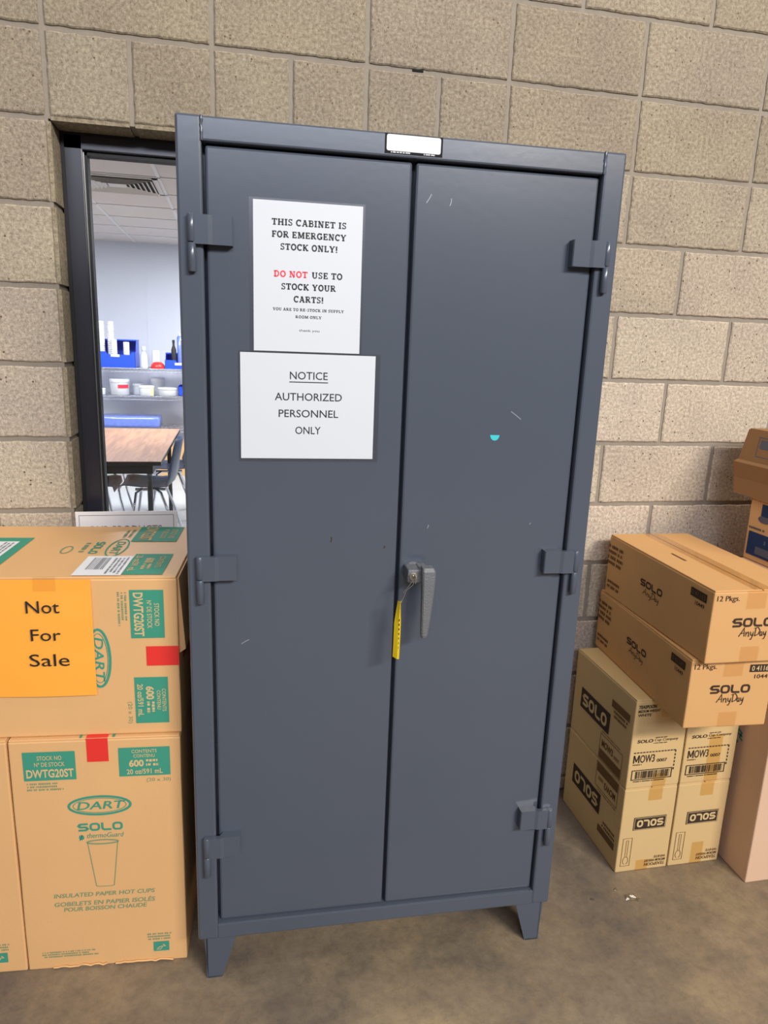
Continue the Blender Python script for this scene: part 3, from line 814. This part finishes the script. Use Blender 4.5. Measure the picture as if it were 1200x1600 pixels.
# art on its upper face; reading direction runs towards the viewer
TF = ((BH, .44, .391), (0, -1, 0), (1, 0, 0))        # x = .44 - y ; y = distance from right edge (negative leftwards)
g = Ink(); g.piece().rect(.0, .15, -.162, -.045); g.piece().rect(.263, .424, -.124, -.034)
g.build('green_panel', M['green'], up, TF, .0012)
k = Ink(); k.text('CONTENTS', .286, .372, -.061, -.047, .01); k.text('600', .30, .338, -.092, -.07, .04); k.words(.345, .39, -.094, -.068, 2, 5); k.text('20 oz/591 mL', .28, .4, -.118, -.102, .02)
k.text('STOCK NO', .03, .12, -.072, -.056, .01); k.text('Nº DE STOCK', .028, .122, -.094, -.08, .01); k.text('DWTG20ST', .012, .14, -.146, -.112, .03)
k.build('panel_lettering', M['knock'], up, TF, .0020)
k = Ink(); k.ell(.205, -.182, .078, .023, .004); k.text('DART', .15, .262, -.192, -.171, .012, .2); solo(k, .155, .26, -.243, -.221)
k.build('brand_lettering', M['green'], up, TF, .0012)
k = Ink(); k.words(.16, .258, -.272, -.252, 1, 12); k.ell(.225, -.3, .03, .012, .004); k.words(.03, .12, -.196, -.168, 2, 21)
k.build('small_print', M['greenl'], up, TF, .0012)
k = Ink(); k.piece().rect(.283, .43, -.232, -.125); k.build('shipping_label', M['off'], up, TF, .0017)
k = Ink()
for i in range(11): k.rect(.297, .388, -.213+i*.0036, -.213+i*.0036+random.Random(i).choice((.0015, .0024, .0029)))
k.words(.295, .425, -.166, -.13, 4, 31)
k.build('label_print', M['greyp'], up, TF, .0023)
g = Ink(); g.piece().rect(.115, .355, -.642+.004, -.412); g.build('green_panel', M['green'], up, TF, .0012)
k = Ink(); k.piece().rect(.152, .332, -.638, -.436); k.build('shipping_label', M['off'], up, TF, .0018)
k = Ink()
for i in range(14): k.rect(.2, .29, -.54+i*.0045, -.54+i*.0045+.0025)
k.words(.16, .33, -.47, -.442, 3, 33); k.build('label_print', M['greyp'], up, TF, .0023)
# orange notice taped on its front
og = thing('paper_sign', 'orange Not For Sale paper taped on brown cup case', 'sign', (0, 0, 0), -.08)
c, s = math.cos(-.08), math.sin(-.08); lx, ly = -.402, -.004
og.location = (.3175+c*lx-s*ly, -.5085+s*lx+c*ly, .7495)
mb = MB(); vs = []; nx, nz = 8, 12
for j in range(nz+1):
    for i in range(nx+1):
        vs.append((.216*i/nx, -.001-.0035*(1-j/nz)*math.sin(i/nx*PI*.9)-.0015*math.sin(j*.6)**2*(i/nx), .282*j/nz))
mb.add(vs, [(j*(nx+1)+i, j*(nx+1)+i+1, (j+1)*(nx+1)+i+1, (j+1)*(nx+1)+i) for j in range(nz) for i in range(nx)], True)
mb.build('sheet', M['orange'], og)
ik = Ink(); ik.text('Not', .077, .148, .205, .234); ik.text('For', .083, .147, .139, .167); ik.text('Sale', .076, .162, .077, .107)
ik.build('lettering', M['black'], og, FRONT, .0078)
mb = MB(); mb.box(.094, .142, -.0033, -.0029, .255, .2895); mb.build('clear_tape', M['tapec'], og)

# sign on the window sill behind the stack
sg = thing('framed_sign', 'white sign with thin black border on window sill behind cup case', 'sign', (.0035, -.001, OPZ0))
mb = MB(); mb.box(0, .279, 0, .003, 0, .199); mb.build('sign_panel', M['signw'], sg)
ik = Ink(); ik.frame(.009, .270, .009, .189, .0016); ik.text('OUR PRODUCTS', .034, .236, .132, .157, .004)
ik.build('lettering', M['greyp'], sg, FRONT, .0006)

# --- right stack: four spoon cases -------------------------------------------
MW, MH, MD = .1765, .293, .365
def spoon_art_upright(root, left):
    ik = Ink()
    ik.text('TEASPOON', .008, .066, .2645, .2755, .035, .1); ik.text('MEDIUM WEIGHT', .008, .08, .252, .2605, .02, .1); ik.text('WHITE', .008, .052, .2395, .248, .02, .1)
    ik.text('SOLO', .018, .07, .152, .163, .03, .1); ik.text('Cup Company', .074, .152, .152, .163, .0, .2); ik.words(.075, .122, .164, .169, 1, 5); ik.words(.07, .125, .146, .151, 1, 6)
    for i in range(14): ik.rect(.012+i*.0101, .019+i*.0101, .1185, .1222)
    for i in range(6): ik.rect(.149, .1525, .113-i*.0118, .1205-i*.0118)
    ik.text('OW3', .035, .083, .086, .112, .012); ik.piece()
    for p in ([(.0143, .086), (.0143, .112)], [(.0310, .086), (.0310, .112)], [(.0150, .1115), (.0227, .0905)], [(.0303, .1115), (.0227, .0905)]): ik.line(p, .0040 if p[0][0] == p[1][0] else .0036)
    ik.text('0007', .091, .125, .0845, .0955, .01); ik.words(.012, .045, .0775, .083, 1, 3)
    ik.frame(.012, .147, .0285, .0625, .003); ik.barcode(.025, .138, .0335, .0575, 7); ik.words(.02, .14, .0205, .0265, 1, 14)
    ik.build('printed_lettering', M['ink'], root, FRONT, .0012)
    if left: spoon_side(root, False)
def spoon_side(root, inv):
    fr = LEFT(MD) if not inv else ((0, 0, MH), (0, 1, 0), (0, 0, -1))
    # side face, distances from the front edge: big logo box, text panel, stock panel with barcode
    X = (lambda a: MD-a) if not inv else (lambda a: a)
    def R(k, a0, a1, z0, z1):
        x0, x1 = sorted((X(a0), X(a1))); k.piece().rect(x0, x1, z0, z1)
    pn = Ink(); R(pn, .125, .312, .108, .178); pn.build('logo_panel', M['ink'], root, fr, .0012)
    lg = Ink(); x0, x1 = sorted((X(.14), X(.298))); solo(lg, x0, x1, .122, .164); lg.build('logo_lettering', M['knock'], root, fr, .0020)
    tp = Ink(); R(tp, .022, .124, .208, .232); x0, x1 = sorted((X(.022), X(.11))); tp.words(x0, x1, .176, .205, 2, 3)
    x0, x1 = sorted((X(.168), X(.034))); tp.frame(x0, x1, .006, .092, .002); tp.piece().rect(x0+.004, x1-.004, .010, .04)
    tp.text('MOW3', x0+.012, x0+.08, .052, .076, .03); tp.text('0007', x0+.088, x0+.118, .052, .064, .01); tp.words(x0, x1, .097, .103, 1, 5)
    tp.build('side_print', M['inkb'], root, fr, .0012)
def spoon_art_inverted(root, left):
    fr = ((MW, 0, MH), (-1, 0, 0), (0, 0, -1))        # the case stands on its head
    X = lambda a: MW-a; Z = lambda z: MH-z
    pn = Ink(); pn.piece().rect(X(.152), X(.042), Z(.1905), Z(.146)); pn.build('logo_panel', M['ink'], root, fr, .0012)
    lg = Ink(); solo(lg, X(.142), X(.052), Z(.181), Z(.1565)); lg.frame(X(.150), X(.044), Z(.1885), Z(.148), .0014); lg.build('logo_lettering', M['knock'], root, fr, .0020)
    t = Ink()
    t.text('TEASPOON', X(.168), X(.098), MH-.0235, MH-.0125, .02, .1); t.text('MEDIUM WEIGHT', X(.168), X(.096), MH-.0355, MH-.0265, .02, .1); t.text('WHITE', X(.168), X(.128), MH-.0475, MH-.039, .02, .1)
    # teaspoon outline in a frame
    t.frame(X(.0455), X(.014), MH-.1205, MH-.0215, .0014)
    cx = X(.0298)
    t.ell(cx, MH-.041, .0088, .0135, .0014, 110, 430, 20); t.line([(cx-.0032, MH-.0535), (cx-.0036, MH-.112), (cx+.0036, MH-.112), (cx+.0032, MH-.0535)], .0012)
    t.build('printed_lettering', M['inkb'], root, fr, .0012)
    if left: spoon_side(root, True)
def spoon_case(label, x, z, inv, left, seed):
    r = carton(label, (x, -.4215, z), 0, (MW, MD, MH-.001), M['card_m'], 'spoon cases right of the cabinet', seed, seam='y', jitter=.0009)
    (spoon_art_inverted if inv else spoon_art_upright)(r, left)
    return r
s1 = spoon_case('straw coloured spoon case with upside down logo, floor level, nearest the cabinet', 1.5845, 0, True, True, 1)
s2 = spoon_case('straw coloured spoon case with upside down logo, floor level, beside tall pinkish box', 1.766, 0, True, True, 2)
s3 = spoon_case('straw coloured spoon case with barcode, second level, nearest the cabinet', 1.5845, MH, False, True, 3)
s4 = spoon_case('straw coloured spoon case with barcode, second level, beside tall pinkish box', 1.766, MH, False, True, 4)
tape_strip(s1, FRONT, .08, .126, .247, .292); tape_strip(s1, FRONT, .067, .108, 0, .038)
tape_strip(s2, FRONT, .076, .121, .245, .292); tape_strip(s2, FRONT, .075, .116, 0, .078)
tape_strip(s3, FRONT, .085, .13, 0, .045); tape_strip(s3, FRONT, .085, .13, .235, .291); tape_strip(s4, FRONT, .08, .126, 0, .16)

# --- two long cases lying across them -----------------------------------------
AW, AH, AD = .243, .2, .55
def long_case(label, loc, yaw, seed, AW=AW):
    r = carton(label, loc, yaw, (AW, AD, AH), M['card_a'], 'long cases on the spoon cases', seed, seam='y', jitter=.001)
    ik = Ink()
    ik.text('12 Pkgs.', .009, .073, .168, .187, .0)
    solo(ik, .0635, .181, .1, .125); anyday(ik, .086, .165, .065, .1)
    ik.text('10449', .187, .236, .141, .153, .006)
    ik.build('printed_lettering', M['ink'], r, FRONT, .0012)
    p = Ink(); p.rect(.17, .236, .16, .182); p.build('number_panel', M['ink'], r, FRONT, .0012)
    p = Ink(); p.text('0 41165', .175, .232, .164, .1785, .01); p.build('number_lettering', M['knock'], r, FRONT, .0020)
    L = LEFT(AD); q = AD/.61
    ik = Ink()
    solo(ik, AD-.378*q, AD-.246*q, .1, .121); anyday(ik, AD-.358*q, AD-.262*q, .07, .098)
    ik.piece().rect(AD-.106*q, AD-.029*q, .157, .18); ik.text('10449', AD-.08*q, AD-.036*q, .138, .15, .006)
    ik.build('side_lettering', M['ink'], r, L, .0012)
    ik = Ink(); ik.text('0 41165', AD-.1*q, AD-.034*q, .1615, .176, .01); ik.build('number_lettering', M['inkb'], r, L, .0020)
    ik = Ink(); ik.words(AD-.61*q, AD-.495*q, .1, .172, 4, 13); ik.words(AD-.6*q, AD-.5*q, .022, .055, 2, 15)
    ik.build('side_small_print', M['inkb'], r, L, .0012)
    T = ((0, 0, AH), (1, 0, 0), (0, 1, 0))
    tape_strip(r, T, AW/2-.028, AW/2+.028, 0, AD, 'tapea'); tape_strip(r, FRONT, .094, .15, .15, AH, 'tapea'); tape_strip(r, FRONT, .098, .152, 0, .045, 'tapea')
    ik = Ink(); ik.words(.075, .083, .22, .35, 1, 17);
    ik.build('top_print', M['inkb'], r, T, .0012)
    return r
long_case('long brown case with black logo, third level, lying across the spoon cases', (1.6225, -.583, 2*MH), -.06, 11)
long_case('long brown case topmost on the right stack, orange lit lid with tape', (1.636, -.612, 2*MH+AH+.001), -.03, 12, .276)

# --- boxes at the right edge -----------------------------------------------------
pk = carton('tall pale pinkish box on floor at right edge beside spoon cases', (1.9625, -.527, 0), 0, (.46, .327, .94), M['card_p'], None, 21, seam='x')
ik = Ink(); ik.line([(.195, .452), (.215, .445), (.21, .427), (.222, .422)], .006); ik.line([(.19, .417), (.205, .407)], .008); ik.line([(.2, .437), (.22, .434)], .005)
ik.build('green_print', M['green'], pk, LEFT(.327), .0012)
bx = carton('brown box with navy blue printed panel, under the brown tapered box', (2.045, -.62, .941), 0, (.34, .42, .196), M['card_o'], None, 22, seam='x')
LB = LEFT(.42)
ik = Ink(); ik.piece().rect(.012, .41, .018, .092); ik.piece().rect(.052, .088, .148, .185); ik.build('navy_panel', M['navy'], bx, LB, .0012)
ik = Ink(); ik.words(.008, .085, .098, .11, 1, 3); ik.disc(.07, .138, .028, .011); ik.build('grey_print', M['greyink'], bx, LB, .0012)
ik = Ink(); ik.words(.082, .15, .056, .08, 1, 8); ik.piece().rect(.05, .12, .026, .05); ik.build('panel_print', M['greyink'], bx, LB, .0020)
# tapered box: flaps lean in above the fold line
tb = thing('cardboard_box', 'dull brown box with tapered top, uppermost at right edge', 'box', (2.03, -.62, 1.14))
w_, d_, h1, h2 = .36, .5, .1, .205
mb = MB()
lv = [(0, .012, 0), (.002, 0.0, h1*.5), (-.006, -.004, h1), (.004, .006, h1+.008), (.016, .02, h2)]
vs = []
for ix, iy, z in lv: vs += [(ix, iy, z), (w_-ix, iy, z), (w_-ix, d_-iy, z), (ix, d_-iy, z)]
fs = [(0, 1, 2, 3), tuple(range(len(vs)-4, len(vs)))]
for i in range(len(lv)-1):
    for q in range(4): fs.append((i*4+q, i*4+(q+1) % 4, i*4+4+(q+1) % 4, i*4+4+q))
mb.add(vs, fs); mb.build('carton_body', M['card_b'], tb)
mb = MB(); mb.box(.018, w_-.018, .022, d_/2-.002, h2-.003, h2+.003, .001); mb.build('flap', M['card_b'], tb)
mb = MB(); mb.box(.018, w_-.018, d_/2+.002, d_-.022, h2-.003, h2+.003, .001); mb.build('flap', M['card_b'], tb)
TBF = ((.0075, d_, h1+.025), (0, -1, 0), Vector((.118, 0, 1)).normalized())
ik = Ink(); ik.frame(.075, .25, .0, .062, .003); ik.piece().rect(.085, .24, .026, .054); ik.build('printed_panel', M['greyink'], tb, TBF, .0016)
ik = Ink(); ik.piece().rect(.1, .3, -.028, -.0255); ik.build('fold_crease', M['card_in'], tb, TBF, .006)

# clear scraps on the floor
def scrap(x, y, r, seed, label, name='plastic_scrap'):
    rnd = random.Random(seed); bm = bmesh.new(); bmesh.ops.create_icosphere(bm, subdivisions=2, radius=1)
    for v in bm.verts:
        n = noise.noise(v.co*2.3+Vector((seed*5, 0, 0)))
        v.co = Vector((v.co.x*r*1.5, v.co.y*r, max(-.2, v.co.z)*r*.45))*(1+.55*n)
    mz = min(v.co.z for v in bm.verts)
    for v in bm.verts: v.co.z -= mz
    mb = MB(); mb.bm(bm); o = mb.build(name, M['scrap'], None, (x, y, 0))
    return tag(o, label, 'litter')
scrap(1.585, -.525, .015, 1, 'crumpled clear plastic scrap on floor in front of spoon cases, largest bit')
scrap(1.462, -.51, .0045, 2, 'small clear plastic bit on floor between cabinet leg and spoon cases')
scrap(1.552, -.486, .005, 3, 'small clear plastic bit on floor just behind the largest scrap')

# ------------------------------------------------------------------ ROOM BEHIND THE WINDOW
# ceiling diffuser
cv = thing('ceiling_vent', 'square white louvred air vent in tiled ceiling beyond the window', 'vent', (-.331, 3.57, RZ))
mb = MB()
h = .293
for a in ((-h, h, -h, -h+.035), (-h, h, h-.035, h), (-h, -h+.035, -h, h), (h-.035, h, -h, h)): mb.box(a[0], a[1], a[2], a[3], -.012, -.007)
mb.build('frame', M['vent'], cv)
mb = MB(); mb.box(-h+.03, h-.03, -h+.03, h-.03, -.0072, -.0065); mb.build('backing', M['dark'], cv)
mb = MB(); mb.box(-.06, .06, -.06, .06, -.018, -.012); mb.build('centre_plate', M['vent'], cv)
for q in range(4):
    for i in range(6):
        d = .075+i*.032
        mb = MB(); R = Matrix.Rotation(q*PI/2, 3, 'Z')
        vs = [R @ Vector(p) for p in ((d, -d, -.008), (d, d, -.008), (d+.02, d+.02, -.024), (d+.02, -d-.02, -.024), (d+.0015, -d, -.008), (d+.0015, d, -.008), (d+.0215, d+.02, -.024), (d+.0215, -d-.02, -.024))]
        mb.add(vs, [(0, 1, 2, 3), (4, 5, 6, 7), (0, 1, 5, 4), (1, 2, 6, 5), (2, 3, 7, 6), (3, 0, 4, 7)])
        mb.build('slat', M['vent'], cv)

# wire shelving
SX0, SX1, SY0, SY1 = -1.75, .35, 6.22, 6.72
SH = (1.208, .905, .545)
ws = thing('wire_shelf_unit', 'chrome wire shelving along the back wall beyond the window', 'shelf', (0, 0, 0))
for x in (SX0, SX1):
    for y in (SY0+.02, SY1-.02):
        mb = MB(); mb.tube([(x, y, .0), (x, y, 1.62)], .0125, 10); mb.build('post', M['chrome'], ws)
for z in SH:
    mb = MB()
    for y in (SY0, SY1):
        mb.tube([(SX0, y, z-.004), (SX1, y, z-.004)], .004, 6); mb.tube([(SX0, y, z-.043), (SX1, y, z-.043)], .0035, 6)
        n = 50; mb.tube([(SX0+(SX1-SX0)*i/(2*n), y-.004, z-.006 if i % 2 else z-.041) for i in range(2*n+1)], .003, 5)
    n = 60
    for i in range(n+1): x = SX0+(SX1-SX0)*i/n; mb.tube([(x, SY0, z-.002), (x, SY1, z-.002)], .002, 4, False)
    for y in (SY0+.16, SY0+.34): mb.tube([(SX0, y, z-.005), (SX1, y, z-.005)], .003, 5)
    mb.build('shelf', M['wire'], ws)

def open_bin(label, x0, x1, yf, z, h, seed):
    r = thing('storage_bin', label, 'bin', (x0, yf, z), 0, 'blue bins on the top shelf')
    W, D, t = x1-x0, .36, .004
    mb = MB(); hf = h*.56
    mb.box(0, W, 0, D, 0, t); mb.box(0, W, D-t, D, 0, h)
    side = [(0, 0), (D, 0), (D, h), (D*.42, h), (D*.2, hf), (0, hf)]
    mb.prism(side, 0, t, 'x'); mb.prism(side, W-t, W, 'x')
    cut = W*.62
    mb.prism([(0, 0), (W, 0), (W, hf), (W-.03, hf), (W-.055, hf-.03), (W-cut, hf-.03), (W-cut-.02, hf), (0, hf)], 0, t)
    mb.box(-.004, W+.004, D*.4, D, h-.014, h, .002); mb.box(-.003, W+.003, -.004, .003, .0, .012)
    mb.build('bin_body', M['blue'], r)
    mb = MB(); lx = .45*W if seed == 1 else .3*W
    mb.box(lx, lx+.09, -.002, -.0005, hf-.055, hf-.028); mb.build('bin_label', M['off'], r)
    return r
open_bin('large blue bin full of foam cup stacks, left on top wire shelf', -1.06, -.6, 6.24, SH[0], .3, 1)
open_bin('smaller blue bin right on top wire shelf, partly behind cabinet edge', -.29, .06, 6.25, SH[0], .17, 2)
def cup_stack(label, x, y, z, r, h):
    o = thing('cup_stack', label, 'cups', (x, y, z), 0, 'foam cup stacks in the blue bin')
    mb = MB(); prof = [(r*.8, 0)]; n = max(2, int(h/.022))
    for i in range(n):
        zz = h*(i+.2)/n; prof += [(r*.97, zz), (r*1.03, zz+.004), (r*1.03, zz+.008), (r*.96, zz+.0085)]
    prof += [(r*.9, h)] if h > .2 else [(r*.72, h+.02)]
    mb.lathe(prof, (0, 0, 0), 18); mb.build('cups', M['cup'], o)
    return o
zb = SH[0]+.004
cup_stack('tall white foam cup stack at left end of blue bin', -.957, 6.33, zb, .036, .485)
cup_stack('tall white foam cup stack, second from left in blue bin', -.862, 6.36, zb, .036, .485)
cup_stack('short white foam cup stack in front of the second tall stack', -.822, 6.28, zb, .034, .295)
cup_stack('short white foam cup stack near right side of blue bin', -.7, 6.33, zb, .033, .27)
def lathe_thing(name, label, cat, x, y, z, parts, group=None, sq=0):
    o = thing(name, label, cat, (x, y, z), 0, group)
    for pn, mat, prof in parts:
        mb = MB(); mb.lathe(prof, (0, 0, 0), 22, sq); mb.build(pn, M[mat], o)
    return o
lathe_thing('bottle', 'white bottle just right of large blue bin on top shelf', 'bottle', -.52, 6.33, SH[0], [('bottle_body', 'cup', [(.04, 0), (.043, .01), (.042, .1), (.034, .14), (.018, .17), (.018, .185)]), ('bottle_cap', 'clear', [(.02, .18), (.024, .185), (.024, .23), (.016, .235)])])
lathe_thing('cup', 'translucent tapered cup behind red bowl on top shelf', 'cup', -.4, 6.42, SH[0], [('cup_body', 'cup', [(.05, 0), (.052, .004), (.04, .19), (.036, .192)])])
lathe_thing('bowl', 'upturned red plastic bowl on top shelf beside small blue bin', 'bowl', -.37, 6.29, SH[0], [('bowl_body', 'redpl', [(.076, 0), (.078, .012), (.068, .04), (.045, .064), (.02, .07)])])
lathe_thing('bottle', 'dark slim bottle standing in small blue bin', 'bottle', -.2, 6.36, SH[0]+.004, [('bottle_body', 'edge', [(.026, 0), (.028, .01), (.028, .2), (.012, .25), (.012, .28)]), ('bottle_cap', 'black', [(.014, .275), (.014, .31)])])
lathe_thing('canister', 'tall pale blue canister standing in small blue bin', 'canister', -.13, 6.4, SH[0]+.004, [('canister_body', 'film', [(.034, 0), (.036, .01), (.036, .34), (.02, .36)]), ('canister_cap', 'cup', [(.022, .355), (.022, .385)])])
# tubs on the middle shelf
T = [('large white lidded tub with red label on middle shelf', -.795, 6.36, .103, .175, 'cup', 'cup', True),
     ('small white box shaped tub at left end of middle shelf', -.985, 6.34, .045, .07, 'cup', 'cup', False),
     ('grey frosted tub with white lid beside large tub', -.612, 6.47, .058, .12, 'clear', 'cup', False),
     ('white square tub with pale yellow label on middle shelf', -.5, 6.3, .078, .11, 'cup', 'cup', 'y'),
     ('frosted tub with pink tinged lid raised behind square tub', -.4, 6.52, .078, .19, 'clear', 'cup', False),
     ('low white round tub right on middle shelf', -.283, 6.34, .1, .09, 'cup', 'cup', False)]
for lb, x, y, r, h, m1, m2, lab in T:
    o = lathe_thing('tub', lb, 'tub', x, y, SH[1], [('tub_body', m1, [(r*.9, 0), (r*.97, .006), (r, h*.8)]), ('tub_lid', m2, [(r*1.03, h*.78), (r*1.05, h*.8), (r*1.05, h*.93), (r*.95, h), (r*.5, h)])], 'tubs on the middle shelf', 2 if lab == 'y' else 0)
    if lab is True:
        mb = MB(); mb.add([((r*1.004)*math.cos(a), (r*1.004)*math.sin(a), z) for z in (.075, .115) for a in [math.radians(-92+k*9) for k in range(9)]], [(i, i+1, i+10, i+9) for i in range(8)]); mb.build('tub_label', M['redp'], o)
    if lab == 'y':
        mb = MB(); mb.box(.03, .079, -.0715, -.066, .004, .1); mb.build('tub_label', M['yel'], o)
bb = thing('tray', 'bright blue plastic tray at right end of middle shelf', 'tray', (-.165, 6.36, SH[1]))
mb = MB(); mb.box(0, .24, 0, .25, 0, .004); mb.box(0, .24, 0, .005, 0, .1); mb.box(0, .24, .245, .25, 0, .11); mb.box(0, .005, 0, .25, 0, .11); mb.box(.235, .24, 0, .25, 0, .11); mb.build('tray_body', M['blue'], bb)
# wrapped pack on the lowest shelf
pkx = thing('wrapped_pack', 'long blue pack in shiny film on lowest wire shelf', 'pack', (-1.15, 6.26, SH[2]))
bm = bmesh.new(); bmesh.ops.create_cube(bm, size=1)
for v in bm.verts: v.co = ((v.co.x+.5)*.78, (v.co.y+.5)*.34, (v.co.z+.5)*.125)
bmesh.ops.bevel(bm, geom=list(bm.edges), offset=.03, segments=3, profile=.5, affect='EDGES')
bmesh.ops.subdivide_edges(bm, edges=[e for e in bm.edges if e.calc_length() > .08], cuts=8, use_grid_fill=True)
for v in bm.verts:
    q = noise.noise(Vector((v.co.x*18, v.co.y*14, v.co.z*20))); v.co.z = max(0, v.co.z+.006*q*(v.co.z > .02)); v.co.y += .005*q
mb = MB(); mb.bm(bm, True); mb.build('pack_wrap', M['film'], pkx)
lb2 = thing('cardboard_box', 'plain tan box on floor below the wire shelf, far right through window', 'box', (-.4, 6.25, 0))
mb = MB(); mb.box(0, .62, 0, .4, 0, .37, .004); mb.build('carton_body', M['card_o'], lb2)
mb = MB(); mb.box(.001, .619, .002, .199, .366, .371); mb.build('flap', M['card_o'], lb2)
mb = MB(); mb.box(.001, .619, .202, .398, .366, .371); mb.build('flap', M['card_o'], lb2)

# table
tb2 = thing('table', 'oak laminate table with black edge seen through the window', 'table', (-.035, 2.822, 0))
TWd, TL, TZ = .78, 1.8, .74
mb = MB(); mb.box(-TWd, 0, 0, TL, TZ-.004, TZ, .0015); mb.build('table_top', M['wood'], tb2)
mb = MB(); mb.box(-TWd-.002, .002, -.002, TL+.002, TZ-.03, TZ-.0045, .004); mb.build('edge_band', M['edge'], tb2)
mb = MB(); mb.box(-TWd+.06, -.06, .06, .08, TZ-.095, TZ-.03); mb.box(-TWd+.06, -.06, TL-.08, TL-.06, TZ-.095, TZ-.03)
mb.box(-TWd+.06, -TWd+.08, .08, TL-.08, TZ-.095, TZ-.03); mb.box(-.08, -.06, .08, TL-.08, TZ-.095, TZ-.03); mb.build('apron', M['edge'], tb2)
for x in (-TWd+.09, -.09):
    for y in (.12, TL-.12):
        mb = MB(); mb.tube([(x, y, 0), (x, y, TZ-.03)], .018, 12); mb.build('leg', M['edge'], tb2)

# chairs: moulded shell on chrome legs; local front of the seat looks to -x
def make_chair(label, mat):
    r = thing('chair', label, 'chair', (0, 0, 0), 0, 'chairs around the oak table')
    prof = [(-.215, .425), (-.205, .447), (-.16, .452), (-.05, .440), (.07, .433), (.14, .442), (.18, .475), (.2, .53), (.215, .62), (.235, .72), (.25, .80)]
    mb = MB(); ny = 12; vs = []; th = .006
    for side in (0, 1):
        for i, (x, z) in enumerate(prof):
            f = i/(len(prof)-1)
            hw = .21+.02*math.sin(f*PI) if i < 9 else .2-.03*(i-8)
            for j in range(ny+1):
                u = -1+2*j/ny
                dish = .022*u*u if i < 6 else 0; wrap = -.05*u*u if i >= 6 else 0
                vs.append((x+wrap+(side*th if i >= 6 else 0), hw*u, z+dish*(1 if 0 < i else 0)-(side*th if i < 6 else 0)))
    n = len(prof)*(ny+1); fs = []
    for i in range(len(prof)-1):
        for j in range(ny):
            a = i*(ny+1)+j; fs.append((a, a+1, a+ny+2, a+ny+1)); fs.append((n+a, n+a+ny+1, n+a+ny+2, n+a+1))
    for i in range(len(prof)-1):
        for j in (0, ny):
            a = i*(ny+1)+j; fs.append((a, a+ny+1, n+a+ny+1, n+a))
    for i in (0, len(prof)-1):
        for j in range(ny):
            a = i*(ny+1)+j; fs.append((a, a+1, n+a+1, n+a))
    mb.add(vs, fs, True); mb.build('seat_shell', M[mat], r)
    for sx, sy in ((-1, -1), (-1, 1), (1, -1), (1, 1)):
        mb = MB(); mb.tube([(sx*.05, sy*.13, .418), (sx*.09, sy*.17, .40), (sx*.14+.02, sy*.195, .2), (sx*.19+.02, sy*.21, .0)], .011, 10)
        mb.build('leg', M['chrome'], r)
    mb = MB(); mb.tube([(-.1, -.13, .419), (.12, -.13, .419)], .011, 8); mb.tube([(-.1, .13, .419), (.12, .13, .419)], .011, 8); mb.tube([(.02, -.13, .41), (.02, .13, .41)], .01, 8)
    mb.build('seat_frame', M['chrome'], r)
    return r
ch = make_chair('navy shell chair on near right side of oak table, seen from its side', 'shell')
ch.location = (-.19, 3.58, 0)
for lb, x, y, rz in (('navy shell chair on near left side of oak table, seat edge showing', -.64, 3.55, PI),
                     ('navy shell chair on far left side of oak table, under the table top', -.62, 4.3, PI),
                     ('navy shell chair on far right side of oak table, behind nearer chair', -.13, 4.35, .1)):
    c = copy_tree(ch); c.location = (x, y, 0); c.rotation_euler = (0, 0, rz); c['label'] = lb
